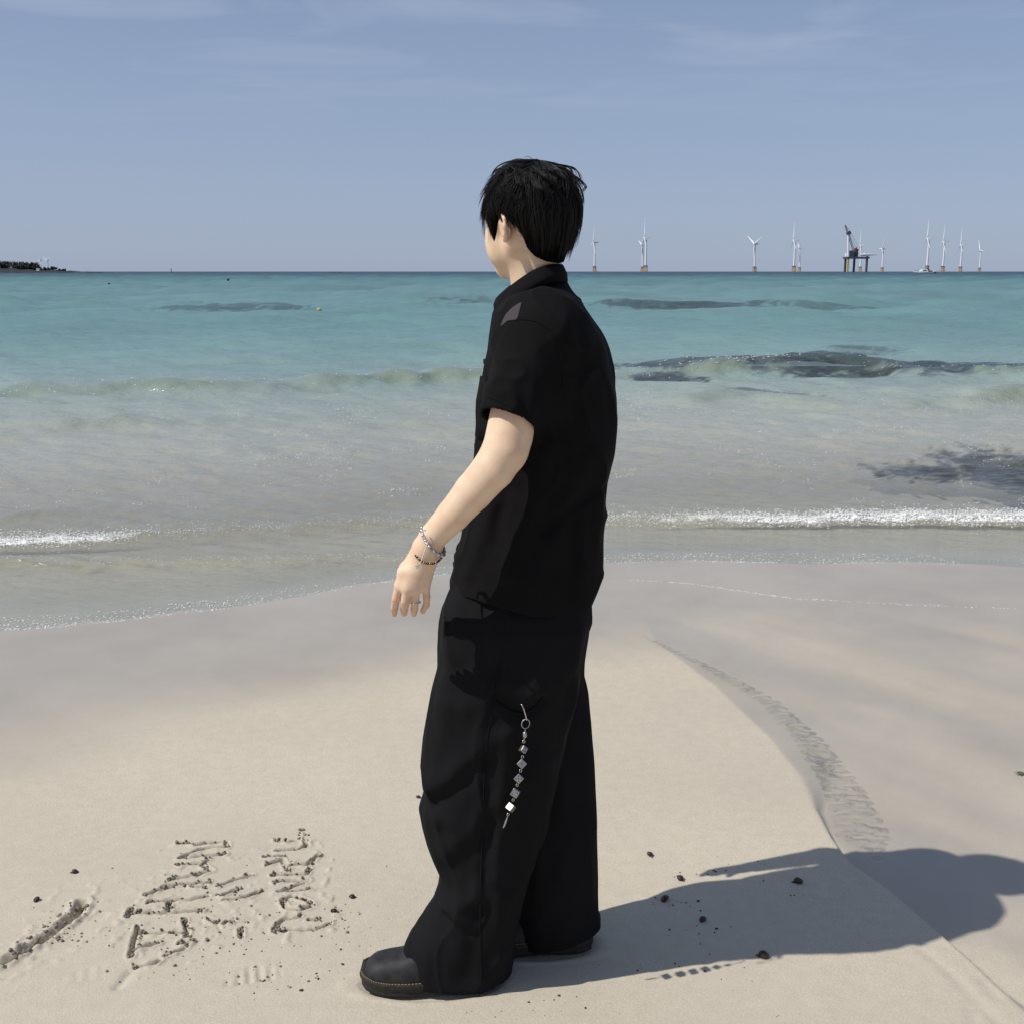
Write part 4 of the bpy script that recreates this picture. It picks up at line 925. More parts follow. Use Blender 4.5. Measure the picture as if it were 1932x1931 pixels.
# ---------------------------------------------------------------- dice key chain at the pocket
Z6 = lambda x, y: (897.3+.1487*x, 1292.1+.1487*y)
kc = empty('key_chain', on_side(tr_bvh, *Z6(640, 440))); tag(kc, 'silver dice key chain hanging from the trouser pocket', 'key chain')
kY = min(on_side(tr_bvh, *Z6(x, y))[1] for x, y in ((600, 500), (600, 700), (600, 815), (585, 998), (550, 1185), (505, 1367), (445, 1550), (400, 1750)))-.016
def K(x, y): return P(*Z6(x, y), kY)
w0 = on_side(tr_bvh, *Z6(570, 240), off=.002); m = MB(); m.tube([w0, K(590, 250), K(612, 310), K(635, 385), K(650, 445)], .0013, 6); adopt(m.build('hook_wire', SILVER, smooth=True), kc)
m = MB(); c = K(635, 490); m.tube([c+np.array((.0085*math.cos(t), .003*math.cos(t), .0104*math.sin(t))) for t in np.linspace(0, 2*math.pi, 24, endpoint=False)], .0010, 6, closed=True); adopt(m.build('key_ring', DULLS, smooth=True), kc)
m = MB(); m.tube([K(630, 555), K(628, 590)], .0012, 6); m.tube([K(628, 597), K(626, 600), K(625, 655), K(624, 660)], [.0035, .0044, .0044, .0035], 10); m.tube([K(620, 660), K(613, 700)], .0014, 6); adopt(m.build('swivel', DULLS, smooth=True), kc)
for x, y in ((612, 718), (595, 908), (570, 1085), (528, 1270), (476, 1455), (412, 1640)):
    m = MB(); c = K(x, y); m.tube([c+np.array((.0024*math.cos(t), .001*math.cos(t), .0030*math.sin(t))) for t in np.linspace(0, 2*math.pi, 12, endpoint=False)], .0008, 5, closed=True); adopt(m.build('link', SILVER, smooth=True), kc)
DIE = mat('brushed_steel', (.40, .37, .35), .38, .5, .9, noise=(300, .5, (.30, .28, .27)))
PIPS = {1: [(0, 0)], 2: [(-.5, .5), (.5, -.5)], 3: [(-.5, .5), (0, 0), (.5, -.5)], 4: [(-.5, -.5), (-.5, .5), (.5, -.5), (.5, .5)], 5: [(-.5, -.5), (-.5, .5), (.5, -.5), (.5, .5), (0, 0)], 6: [(-.5, -.5), (-.5, 0), (-.5, .5), (.5, -.5), (.5, 0), (.5, .5)]}
for x, y, face, tilt, yaw, pit, hs2 in ((605, 815, 6, 45, 30, 22, .0066), (585, 998, 1, 45, 4, 26, .0078), (550, 1185, 5, 48, -6, 24, .0078), (505, 1367, 2, 62, -10, 20, .0080), (445, 1550, 4, 66, -24, 40, .0076)):
    c = K(x, y); m = MB(); h = hs2; b = h*.14; ringz = []
    for z, k in ((-h, h-b), (-h+b, h), (h-b, h), (h, h-b)):
        ringz.append([(u*k if abs(u) > .9 else u*k, v*k, z) for u, v in ((-1, -.86), (-.86, -1), (.86, -1), (1, -.86), (1, .86), (.86, 1), (-.86, 1), (-1, .86))])
    m.loft(ringz); d = m.build('die', DIE, kc); d.location = Vector(c)-kc.location
    pm = MB()
    oth = [n for n in (1, 2, 3, 4, 5, 6) if n not in (face, 7-face)]
    faces = [(face, (1, 0, 0), (0, 1, 0), (0, 0, 1)), (7-face, (1, 0, 0), (0, -1, 0), (0, 0, -1)), (oth[0], (0, 1, 0), (0, 0, 1), (1, 0, 0)), (oth[3], (0, 1, 0), (0, 0, -1), (-1, 0, 0)), (oth[1], (0, 0, 1), (1, 0, 0), (0, 1, 0)), (oth[2], (0, 0, 1), (-1, 0, 0), (0, -1, 0))]
    for n, u, v, w in faces:
        for a_, b_ in PIPS[n]:
            q = Vector(u)*a_*h+Vector(v)*b_*h+Vector(w)*(h-.0004); pm.tube([q, q+Vector(w)*.0007], h*.17, 8)
    pp = pm.build('pips', PIP, d)
    R = Matrix.Rotation(math.radians(yaw), 3, 'Z') @ Matrix.Rotation(math.radians(90-pit), 3, 'X') @ Matrix.Rotation(math.radians(tilt), 3, 'Z'); d.rotation_euler = R.to_euler()
m = MB(); m.tube([K(408, 1655), K(398, 1690), K(382, 1735), K(362, 1790), K(350, 1808)], [.0008, .0016, .0022, .0018, .0012], 6); adopt(m.build('tail_tag', DULLS, smooth=True), kc)

# ---------------------------------------------------------------- things on the sand
SNAIL = mat('snail_shell', (.030, .017, .011), .38, .5, noise=(160, .6, (.060, .034, .020)))
def snail_mesh():
    m = MB(); pts, rs = [], []
    for i in range(30):
        a = i/29; t = a*2*math.pi*2.4; r = .0068*a**1.1+.0003; pts.append((r*math.cos(t), r*math.sin(t), .0105*(1-a)**1.0+.0035*a+.001)); rs.append(.0008+.0044*a)
    m.tube(pts, rs, 9); m.tube([(.004, -.001, .002), (.0095, -.006, .0012), (.012, -.0085, .0008)], [.003, .0022, .0008], 6); return m
sn0 = None
SN = [(140, 1638, .85, 'on bare sand left of the scratched writing, beside no other'), (71, 1691, .9, 'above the long diagonal groove at far left'), (789, 1499, .75, 'beside the knee fold of the black trousers'), (665, 1687, .8, 'right of the scratched writing, upper of two'), (630, 1716, .8, 'close to the scratched writing, lower of two'),
      (1225, 1609, 1.0, 'highest on the sunlit sand right of the legs'), (1283, 1654, 1.05, 'right on the upper edge of the long shadow'), (1257, 1693, 1.2, 'inside the shadow with crumbs trailing from it'), (1327, 1731, .95, 'alone in the middle of the long shadow'), (1505, 1660, 1.2, 'in the shadow nearest the small bank'), (1440, 1799, 1.25, 'on sunlit sand below the long shadow')]
for i, (px, py, sc, where) in enumerate(SN):
    if sn0 is None: o = sn0 = snail_mesh().build('sea_snail', SNAIL, smooth=True)
    else: o = sn0.copy(); COL.objects.link(o)
    g = G(px, py+5); o.location = (g[0], g[1], sand_at(g[0], g[1])-.001); o.scale = (sc*.95, sc*.95, sc*1.1); o.rotation_euler = (random.uniform(-.3, .3), random.uniform(-.3, .3), random.uniform(0, 6.28))
    tag(o, 'small dark sea snail '+where, 'snail', 'dark sea snails on the sand')
def lumps(spots, name, material, nu=5, nv=4, flat=.75, seed=1, wide=1.0):
    """many small uneven lumps joined: spots = (x, y, z, r)"""
    rg2 = np.random.default_rng(seed); V_, F_ = [], []; b = MB(); b.ball((0, 0, 0), 1, nu, nv); base = np.array(b.v); fa = [tuple(f) if len(f) == 4 else tuple(f)+(f[-1],) for f in b.f]
    tri = []
    for f in b.f: tri += [f] if len(f) == 3 else [(f[0], f[1], f[2]), (f[0], f[2], f[3])]
    tri = np.array(tri); n = len(base); k = len(spots); S = np.array(spots, float)
    W = base[None]*rg2.uniform(.65, 1.3, (k, n, 1)); a = rg2.uniform(0, 6.28, k); ca, sa = np.cos(a)[:, None], np.sin(a)[:, None]; e = rg2.uniform(.7, 1.5, (k, 1))
    X_ = W[:, :, 0]*e; Y_ = W[:, :, 1]; W = np.stack([(X_*ca-Y_*sa)*wide, X_*sa+Y_*ca, W[:, :, 2]*flat], -1)*S[:, None, 3:4]+S[:, None, :3]
    return mesh_np(name, W.reshape(-1, 3), (tri[None]+(np.arange(k)*n)[:, None, None]).reshape(-1, 3), material)
CRUMB = mat('damp_sand_crumb', (.25, .212, .160), .95, .1, noise=(300, .7, (.18, .15, .11)), bump=(500, .6, .002))
sp_ = []
rg3 = np.random.default_rng(21)
for st in STROKES:
    for a, b in zip(st[:-1], st[1:]):
        L_ = np.hypot(*(b-a)); nrm2 = np.array((-(b-a)[1], (b-a)[0]))/max(L_, 1e-6)
        for k in range(int(L_/.0062)):
            q = a+(b-a)*rg3.uniform()+nrm2*rg3.normal(0, .0052)*np.sign(rg3.uniform(-.5, .5)+.2); r = abs(rg3.normal(0, .0021))+.0010
            sp_.append((q[0], q[1], sand_at(*q)+r*.3, r))
    for e in (st[0], st[-1]):                       # heaps at the ends of a stroke
        for k in range(rg3.integers(3, 13)):
            q = e+rg3.normal(0, .0050, 2); r = rg3.uniform(.0018, .0048); sp_.append((q[0], q[1], sand_at(*q)+r*.5, r))
for a, b in zip(GROOVE[:-1], GROOVE[1:]):
    L_ = np.hypot(*(b-a)); nrm2 = np.array((-(b-a)[1], (b-a)[0]))/L_
    for k in range(int(L_/.0028)):
        q = a+(b-a)*rg3.uniform()+nrm2*rg3.choice((-1, 1))*abs(rg3.normal(.014, .010)); r = abs(rg3.normal(0, .0030))+.0014; sp_.append((q[0], q[1], sand_at(*q)+r*.3, r))
for cx, cy, w, h, n in ((420, 1745, 190, 70, 80), (150, 1745, 120, 50, 30), (640, 1735, 60, 60, 35), (330, 1830, 140, 30, 20), (520, 1850, 140, 30, 20), (110, 1750, 110, 30, 30)):
    for k in range(n):
        q = G(cx+rg3.normal(0, w*.45), cy+rg3.normal(0, h*.45)); r = abs(rg3.normal(0, .0016))+.0008; sp_.append((q[0], q[1], sand_at(q[0], q[1])+r*.2, r))
cr = lumps(sp_, 'sand_crumbs', CRUMB); tag(cr, 'damp sand crumbs thrown up along the scratched writing', 'sand', kind='stuff')
DEB = mat('dark_wrack', (.035, .028, .020), .8)
sp_ = []
for cx, cy, w, h, n in ((1270, 1703, 55, 8, 16), (1300, 1745, 50, 40, 9), (1330, 1775, 22, 25, 6), (1500, 1685, 25, 30, 5), (1400, 1730, 160, 30, 6), (1240, 1822, 110, 9, 8), (1400, 1850, 60, 30, 7), (1500, 1920, 40, 20, 3), (600, 1800, 350, 90, 40), (500, 1690, 300, 60, 26), (1000, 1900, 300, 20, 16), (1350, 1640, 130, 25, 20)):
    for k in range(n):
        q = G(cx+rg3.normal(0, w*.5), cy+rg3.normal(0, h*.5)); r = abs(rg3.normal(0, .0016))+.0008; sp_.append((q[0], q[1], sand_at(q[0], q[1])+r*.2, r*.85))
db = lumps(sp_, 'wrack_bits', DEB, flat=.5, seed=4); tag(db, 'tiny dark bits of wrack strewn on the sand', 'debris', kind='stuff')
GW = mat('green_seaweed', (.075, .115, .018), .5)
g = G(1926, 1449); sw = empty('seaweed_scrap', (g[0], g[1], sand_at(g[0], g[1]))); tag(sw, 'small green seaweed scrap on wet sand at the right edge', 'seaweed')
for k in range(7):
    a = k*.9; m = MB(); L_ = random.uniform(.012, .024)
    rw_ = []
    for j in range(5):
        u = j/4; w = .004*math.sin(math.pi*min(.95, u+.12)); c = Vector((math.cos(a)*L_*u, math.sin(a)*L_*u*.8, .004+.005*math.sin(u*3))); n_ = Vector((-math.sin(a), math.cos(a), .2)); rw_ += [c-n_*w, c+n_*w]
    m.add(rw_, [(2*j, 2*j+1, 2*j+3, 2*j+2) for j in range(4)]); o = m.build('frond', GW, sw, smooth=True); so = o.modifiers.new('t', 'SOLIDIFY'); so.thickness = .0012

# ---------------------------------------------------------------- runnel water, foam and glint flecks
def stream_mesh():
    yy = np.arange(ST_[0, 1]-.02, ST_[-1, 1], .008); uu = np.linspace(-1, 1, 36)
    c = np.interp(yy, ST_[:, 1], ST_[:, 0])[:, None]; w = stream_w(yy)[:, None]*.95; X = c+uu[None]*w; Y = np.repeat(yy[:, None], 36, 1)
    Zs = beach_z(X, Y)[0]; q = stream(X, Y); ph = Y*150+24*np.abs(q)+5*fbm(X*8, Y*8, oct=2); ph2 = Y*118-30*q+4*fbm(X*7+9, Y*7, oct=2)
    e = sm(1.0, .35, np.abs(uu))[None]; z = Zs+.0022*e-.0015*(1-e)+e*.0065*(np.sin(ph)*.5+np.sin(ph2)*.5)*(.4+.8*np.clip(fbm(X*12, Y*12), 0, 1))
    return np.stack([X, Y, z], -1).reshape(-1, 3), grid_faces(*X.shape), X.shape
V_, F_, shp = stream_mesh(); n_ = len(V_)
so_ = mesh_np('runnel_water', V_, F_, RUNNEL, attrs={'deep': np.zeros(n_), 'opac': np.full(n_, .0), 'foam': np.zeros(n_), 'weed': np.zeros(n_), 'crest': np.zeros(n_), 'b_near': np.full(n_, 1.0), 'b_mid': np.zeros(n_), 'b_far': np.zeros(n_), 'rough': np.full(n_, .14), 'fmax': np.full(n_, .5)})
tag(so_, 'thin rippled runnel of water draining across the sand', kind='structure')
FOAM_GLINTS = mat('foam', (.82, .82, .80), .35, .5)  # also for the flecks standing in for sun glints
sp_ = []
def foam_line(c, n, spread_f, spread_b, rmin, rmax, gate):
    p, am, fo, wf, wb = CRESTS[c]; o = np.argsort(p[:, 0]); x0, x1 = p[o[0], 0], p[o[-1], 0]
    x = rg3.uniform(x0, x1, n); f = np.interp(x, p[o, 0], fo[o]); k = rg3.uniform(0, 1, n) < f**gate; x = x[k]; f = f[k]
    yc = np.interp(x, p[o, 0], p[o, 1])+(wf*1.2)*fbm(x*.9/max(wf, .05)**.6, x*0+p[0, 1], oct=3)
    y = yc+np.where(rg3.uniform(0, 1, len(x)) < .45, -np.abs(rg3.normal(0, spread_f, len(x))), np.abs(rg3.normal(0, spread_b, len(x))))
    z = sea(x, y)[0]; r = rg3.uniform(rmin, rmax, len(x))*(.5+.6*f)
    return [tuple(v) for v in np.stack([x, y, z+r*rg3.uniform(-.2, .9, len(x))+.012*f*rg3.uniform(0, 1, len(x))**3, r], 1)]
sp_ += foam_line(0, 17000, .045, .15, .0014, .0048, 1.4) + foam_line(1, 2600, .03, .06, .0015, .004, 1.0) + foam_line(2, 5200, .25, .5, .006, .018, 1.5)
py_ = rg3.uniform(745, 960, 9000); px_ = rg3.uniform(-20, 1950, 9000); fl = []  # white flecks on the mid water, standing in for sun glints
gt = fbm(px_*.011, py_*.045, oct=3) > .30
for a_, b_ in zip(px_[gt], py_[gt]): g = G(a_, b_, ZW); fl.append(g)
fl = np.array(fl); r = rg3.uniform(.0012, .0042, len(fl))*(.5+fl[:, 1]/16); fl[:, 2] = sea(fl[:, 0], fl[:, 1])[0]+r*.2; sp_ += [tuple(v)+(q,) for v, q in zip(fl.tolist(), r.tolist())]
x = rg3.uniform(-2.6, 2.6, 3800); f = np.interp(x, [-2.6, -1.9, -1.4, -.9, .5, 1.0, 1.5, 2.6], [.8, .8, .6, .3, .3, .45, .35, .3]); x = x[rg3.uniform(0, 1, len(x)) < f]; y = shore(x)+rg3.uniform(0, 1, len(x))**2*.22+.005
r = rg3.uniform(.0012, .0034, len(x)); sp_ += [tuple(v) for v in np.stack([x, y, sea(x, y)[0]+r*.3, r], 1)]
OS = poly_y([(1180, 1096), (1300, 1104), (1400, 1120), (1500, 1136), (1620, 1143), (1760, 1149), (1932, 1155)], ZW+.01)      # line left by an earlier wave
x = rg3.uniform(OS[0, 0], OS[-1, 0], 900); x = x[rg3.uniform(0, 1, 900) < np.interp(x, [OS[0, 0], 1.1, 1.35, 1.6, OS[-1, 0]], [.2, .9, .8, .3, .15])]; y = np.interp(x, OS[:, 0], OS[:, 1])+rg3.normal(0, .006, len(x)); r = rg3.uniform(.0008, .0026, len(x))
sp_ += [(a_, b_, float(beach_z(np.array([a_]), np.array([b_]))[0][0])+q*.3, q) for a_, b_, q in zip(x, y, r)]
fo_ = lumps(sp_, 'sea_foam_and_glints', FOAM_GLINTS, 5, 3, .5, 9, 1.9); tag(fo_, 'white foam and bubbles along the small breaking waves, with flecks standing in for sun glints', 'foam', kind='stuff')

# ---------------------------------------------------------------- seaweed beds showing at the surface
WEED = mat('dark_seaweed', (.030, .036, .038), .8, .1, noise=(3, .7, (.060, .062, .055)))
for bed in BEDS:
    V_, F_ = [], []; n0 = 0
    for r in bed[0]:
        cy, cx, hx_, hy_ = rect_w(r); X, Y = np.meshgrid(np.linspace(cx-hx_*1.5, cx+hx_*1.5, 120), np.linspace(cy-hy_*1.5, cy+hy_*1.5, 50)); mk_ = bed_mask(bed, X, Y)
        z = ZW-.13+.06*fbm(X*6, Y*6, oct=3)+.05*mk_; sb_ = beach_z(X, Y)[0]; z = np.where(mk_ > .01, np.maximum(z, sb_+.012), np.maximum(z, sb_+.004)); z = np.minimum(z, ZW-.03)
        f = grid_faces(*X.shape); keep = mk_.ravel()[f].max(1) > .004; V_.append(np.stack([X, Y, z], -1).reshape(-1, 3)); F_.append(f[keep]+n0); n0 += X.size
    o = mesh_np('seaweed_bed', np.concatenate(V_), np.concatenate(F_), WEED); tag(o, bed[1], 'seaweed', 'dark seaweed beds in the shallow sea', 'stuff')
# ---------------------------------------------------------------- far things
WHITE = mat('white_paint', (.78, .79, .80), .45, .4, noise=(.2, .2, (.70, .71, .73))); YEL = mat('yellow_steel', (.55, .36, .10), .6, .3, noise=(.4, .6, (.38, .25, .10))); DARKS = mat('dark_steel', (.060, .070, .090), .6, .3, noise=(.3, .5, (.10, .10, .11))); RED = mat('red_steel', (.22, .075, .07), .6)
GREYS = mat('grey_blade', (.30, .32, .36), .5)
def turbine():
    """hub height 80; origin at the water line; the rotor points to -X"""
    t = empty('wind_turbine', (0, 0, 0))
    m = MB(); m.tube([(0, 0, 16), (0, 0, 78.5)], [2.6, 1.8], 20); m.build('tower', WHITE, t, smooth=True)
    j = MB()
    for x, y in ((-1, -1), (1, -1), (1, 1), (-1, 1)): j.tube([(x*5.2, y*5.2, -4), (x*3.4, y*3.4, 13.5)], .75, 8)
    for z0, z1, k0, k1 in ((-1, 6.5, 5.0, 4.2), (6.5, 13.2, 4.2, 3.45)):
        for a, b in (((-1, -1), (1, -1)), ((1, -1), (1, 1)), ((1, 1), (-1, 1)), ((-1, 1), (-1, -1))):
            j.tube([(a[0]*k0, a[1]*k0, z0), (b[0]*k1, b[1]*k1, z1)], .35, 6); j.tube([(b[0]*k0, b[1]*k0, z0), (a[0]*k1, a[1]*k1, z1)], .35, 6)
    j.build('jacket_foundation', YEL, t)
    m = MB(); m.box((0, 0, 14.3), (9.4, 9.4, 1.6)); m.tube([(0, 0, 15), (0, 0, 16.3)], 2.6, 16)
    for x, y in ((-4.5, -4.5), (4.5, -4.5), (4.5, 4.5), (-4.5, 4.5)): m.tube([(x, y, 15), (x, y, 16.5)], .12, 5)
    m.build('platform', DARKS, t)
    m = MB(); R = []
    for x, w, h in ((-2.6, 1.2, 1.3), (-2.0, 1.7, 1.8), (3, 1.9, 2.0), (8.5, 1.6, 1.7), (9.6, 1.1, 1.2)):
        R.append([(x, -w, 80-h), (x, w, 80-h), (x, w*1.05, 80), (x, w, 80+h), (x, -w, 80+h), (x, -w*1.05, 80)])
    m.loft(R); m.build('nacelle', WHITE, t)
    hub = MB(); hub.ball((0, 0, 0), (2.4, 1.9, 1.9), 14, 10); ho = hub.build('rotor_hub', WHITE, t, smooth=True); ho.location = (-4.6, 0, 80)
    for k in range(3):
        b = MB(); R = []
        for r, c, th in ((0, 1.1, 1.1), (3, 1.3, 1.2), (9, 2.8, 1.0), (18, 2.3, .8), (30, 1.6, .55), (40, 1.0, .35), (45, .3, .12)):
            tw = .35*(1-r/45); ring = []
            for i in range(8):
                an = 2*math.pi*i/8; x_, y_ = th*math.sin(an), c*math.cos(an)-c*.25*(r > 5); ring.append((x_*math.cos(tw)-y_*math.sin(tw), x_*math.sin(tw)+y_*math.cos(tw), r))
            R.append(ring)
        b.loft(R); bo = b.build('blade', WHITE, ho, smooth=True); bo.rotation_euler = (k*2*math.pi/3, 0, 0)
    return t
RAD_PX = .000455
T = [(1122, 456, 12, 15, 'leftmost wind turbine standing nearest the dark head of hair'), (1212.5, 461, 14, 170, 'shorter white wind turbine overlapped by a taller one, second from the left'), (1218.5, 447, 6, 4, 'taller white wind turbine of the overlapping pair nearest the hair'),
     (1423.8, 459, 34, 62, 'lone wind turbine with blades spread in a Y'), (1498, 452, 12, 0, 'tall wind turbine with one grey blade straight up, mid-group'), (1508.5, 467, 10, 175, 'small wind turbine just right of the tall one, mid-group'),
     (1623, 461, 8, 4, 'wind turbine partly hidden behind the jack-up platform'), (1664.6, 468, 16, 30, 'small wind turbine just right of the platform'), (1749, 448, 13, 4, 'largest wind turbine, behind the white motor boat'),
     (1778.8, 454, 15, 10, 'wind turbine just right of the largest one'), (1812, 460, 12, 0, 'second wind turbine from the right edge'), (1848, 471, 22, -25, 'small rightmost wind turbine')]
base = turbine()
for i, (px, hy, yaw, rot, lab) in enumerate(T):
    o = base if i == 0 else copy_tree(base)
    D_ = 80/((511.6-hy)*RAD_PX); g = P(px-.5, 511.6, D_); o.location = (g[0], D_, 0); o.rotation_euler = (0, 0, math.radians(yaw)-math.atan((px-966)/F))
    for c in o.children:
        if c.name.startswith('rotor_hub'): c.rotation_euler = (math.radians(rot), 0, 0)
    tag(o, lab, 'wind turbine', 'offshore wind turbines on the horizon')
# small turbines on the headland
for px, hy, yaw, rot, lab in ((78, 491, 50, 25, 'tiny wind turbine on the wooded headland, left one'), (91.5, 491, 60, 55, 'tiny wind turbine on the wooded headland, right one')):
    o = copy_tree(base)
    for c in list(o.children):
        if c.name.startswith(('jacket', 'platform')): bpy.data.objects.remove(c)
        elif c.name.startswith('rotor_hub'): c.rotation_euler = (math.radians(rot), 0, 0)
    D_ = 1310; z = .000455*D_*(511.6-hy)+H; sc = z/80; g = P(px, 511, D_); o.location = (g[0], D_, 0); o.scale = (sc,)*3; o.rotation_euler = (0, 0, math.radians(yaw)); tag(o, lab, 'wind turbine', 'small wind turbines on the headland')

# jack-up platform
PD = 2560.; PS = RAD_PX*PD; Z1 = lambda x, y: (1543.3+.1858*x, 394.8+.1858*y)
def Q1(x, y, dyy=0):
    a, b = Z1(x, y); p = P(a, b, PD); return Vector((p[0], PD+dyy, p[2]+0))
pf = empty('jack_up_platform', (Q1(385, 625).x, PD, 0)); tag(pf, 'dark jack-up platform with crane and white turbine blades aboard', 'platform')
a, b = Q1(275, 487), Q1(500, 507); m = MB(); m.box(((a.x+b.x)/2, PD, (a.z+b.z)/2), (b.x-a.x, 34, a.z-b.z)); adopt(m.build('deck', DARKS), pf)
for x, top_, dyy, mm in ((288, 490, -14, YEL), (388, 480, 12, DARKS), (480, 480, -14, DARKS), (300, 480, 14, DARKS)):
    q = Q1(x, top_); m = MB(); m.tube([(q.x, PD+dyy, -6), (q.x, PD+dyy, q.z)], 2.5 if mm is DARKS else 2.2, 12); adopt(m.build('leg', mm, smooth=True), pf)
q0, q1 = Q1(288, 487), Q1(288, 262); m = MB(); m.tube([(q0.x, PD-14, q0.z), (q1.x, PD-14, q1.z)], [2.6, 2.1], 14); adopt(m.build('turbine_tower_section', WHITE, smooth=True), pf)
q = Q1(293, 250); m = MB(); m.box((q.x, PD-14, q.z), (9, 8, 5)); m.box((q.x+1, PD-14, q.z+3.5), (5, 5, 2.5)); adopt(m.build('hoist_head', DARKS), pf)
def lattice(m, A, B, w, n):
    A, B = Vector(A), Vector(B); d = (B-A)/n; u = d.normalized().cross(Vector((0, 1, 0))).normalized()*w; v = Vector((0, w, 0))
    c = [u+v, u-v, -u-v, -u+v]
    for k in range(4): m.tube([A+c[k], B+c[k]*.6], .35, 5)
    for i in range(n):
        for k in range(4): m.tube([A+d*i+c[k], A+d*(i+1)+c[(k+1) % 4]], .22, 4)
m = MB(); lattice(m, Q1(362, 425), Q1(318, 285), 1.9, 8); lattice(m, Q1(318, 285), Q1(276, 168), 1.6, 7); adopt(m.build('crane_boom', DARKS), pf)
m = MB(); m.tube([Q1(276, 168), Q1(318, 215), Q1(398, 365)], .30, 4); m.tube([Q1(280, 172), Q1(390, 400)], .25, 4); adopt(m.build('crane_cable', DARKS), pf)
m = MB(); c = Q1(385, 425); m.box(c, (8, 8, 9), Matrix.Rotation(.5, 3, 'Y')); m.tube([Q1(372, 440), Q1(398, 385)], 1.0, 6); adopt(m.build('crane_mast', RED), pf)
m = MB(); c = Q1(355, 462); m.box(c, (20, 12, 10)); m.box((c.x-6, PD, c.z+6.5), (9, 9, 3.5)); adopt(m.build('crane_house', DARKS), pf)
m = MB(); c = Q1(296, 470); m.box(c, (7, 12, 8)); adopt(m.build('white_module', WHITE), pf)
for k, (xa, xb, y) in enumerate(((412, 612, 465), (410, 600, 471))):
    p0, p1 = Q1(xa, y), Q1(xb, y-3); m = MB(); m.tube([Vector((p0.x, PD-12+k*5, p0.z)), Vector((p0.x+(p1.x-p0.x)*.2, PD-12+k*5, p0.z)), Vector((p1.x, PD-12+k*5, p1.z))], [1.0, 1.9, .3], 8); adopt(m.build('stored_blade', WHITE, smooth=True), pf)
c = Q1(470, 460); m = MB(); m.box((c.x, PD-10, c.z), (6, 6, 6)); adopt(m.build('blade_root_frame', WHITE), pf)

# motor boat
BD = 880.; bs = RAD_PX*BD
bx = P(1743, 512, BD)[0]; bt = empty('motor_boat', (bx, BD, 0)); tag(bt, 'small white motor boat below the largest wind turbine', 'boat')
def hull(scale):
    R = []
    for x, w, zk, zt in ((-7.2, .25, .9, 2.0), (-5.5, 1.1, .3, 1.75), (-3, 1.9, -.2, 1.5), (0, 2.2, -.4, 1.35), (3.5, 2.2, -.4, 1.25), (6.2, 2.0, -.3, 1.25)):
        R.append([(x, -w, zt), (x, -w*.9, (zt+zk)/2), (x, -w*.3, zk), (x, w*.3, zk), (x, w*.9, (zt+zk)/2), (x, w, zt)])
    return R
m = MB(); m.loft(hull(1)); m.build('hull', WHITE, bt)
m = MB(); m.loft([[(-3.6, -1.6, 1.4), (-3.6, 1.6, 1.4), (2.2, 1.7, 1.3), (2.2, -1.7, 1.3)], [(-1.2, -1.3, 2.9), (-1.2, 1.3, 2.9), (1.8, 1.4, 2.9), (1.8, -1.4, 2.9)]]); m.build('cabin', WHITE, bt)
GLS = mat('dark_glass', (.02, .025, .03), .1, .6)
m = MB(); m.box((.2, -1.58, 2.1), (2.6, .12, .7)); m.build('window', GLS, bt); m = MB(); m.box((.2, 1.58, 2.1), (2.6, .12, .7)); m.build('window', GLS, bt)
m = MB(); m.tube([(2.6, -1.2, 1.3), (.4, -1.2, 4.6)], .28, 6); m.tube([(2.6, 1.2, 1.3), (.4, 1.2, 4.6)], .28, 6); m.box((.7, 0, 4.6), (1.4, 2.8, .3)); m.build('radar_arch', WHITE, bt)
m = MB(); m.loft([[(.8, -1.3, 4.4), (.8, 1.3, 4.4), (3.6, 1.3, 2.4), (3.6, -1.3, 2.4)], [(.9, -1.3, 4.6), (.9, 1.3, 4.6), (3.9, 1.3, 2.6), (3.9, -1.3, 2.6)]]); m.box((4.4, 0, 1.7), (1.8, 2.8, .7)); m.build('dark_canopy', DARKS, bt)
m = MB(); m.box((7.6, .0, .7), (1.6, 1.6, 1.1)); m.build('outboard_engine', DARKS, bt); m = MB(); m.box((7.6, 0, 1.7), (1.4, 1.5, .8)); m.build('outboard_cowl', WHITE, bt)
m = MB(); m.tube([(-6.8, -.4, 2.0), (-5.0, -1.1, 2.5), (-3.2, -1.6, 2.3)], .07, 5); m.tube([(-6.8, .4, 2.0), (-5.0, 1.1, 2.5), (-3.2, 1.6, 2.3)], .07, 5); m.build('bow_rail', DARKS, bt)
bt.scale = (1.12,)*3

# floats and beacon
BUOY = mat('dark_float', (.02, .022, .025), .5); YB_ = mat('yellow_float', (.50, .36, .10), .5)
def float_(px, py, r, mm, lab, wide=1.0):
    g = G(px, py, ZW); z = sea_at(g[0], g[1]); o = empty('float', (g[0], g[1], z)); tag(o, lab, 'buoy', 'floats in the turquoise water')
    m = MB(); m.ball((0, 0, r*.45), (r*wide, r, r), 14, 10); m.build('ball', mm, o, smooth=True); m = MB(); m.tube([(0, 0, r*1.3), (0, 0, r*1.65)], r*.22, 8); m.build('eye', mm, o, smooth=True)
float_(206, 541.5, .13, BUOY, 'dark float nearest the headland, lower of two'); float_(202, 532, .15, BUOY, 'dark float nearest the headland, upper of two'); float_(431, 542.5, .14, BUOY, 'dark float midway between headland and person'); float_(588.5, 541.5, .13, BUOY, 'dark float at mid-distance closest to the person')
float_(602.5, 589.5, .065, YB_, 'yellowish float lying nearest the beach', 1.7)
bc = empty('sea_beacon', (P(323, 512, 1900)[0], 1900, 0)); tag(bc, 'tiny dark channel beacon on the left horizon', 'beacon')
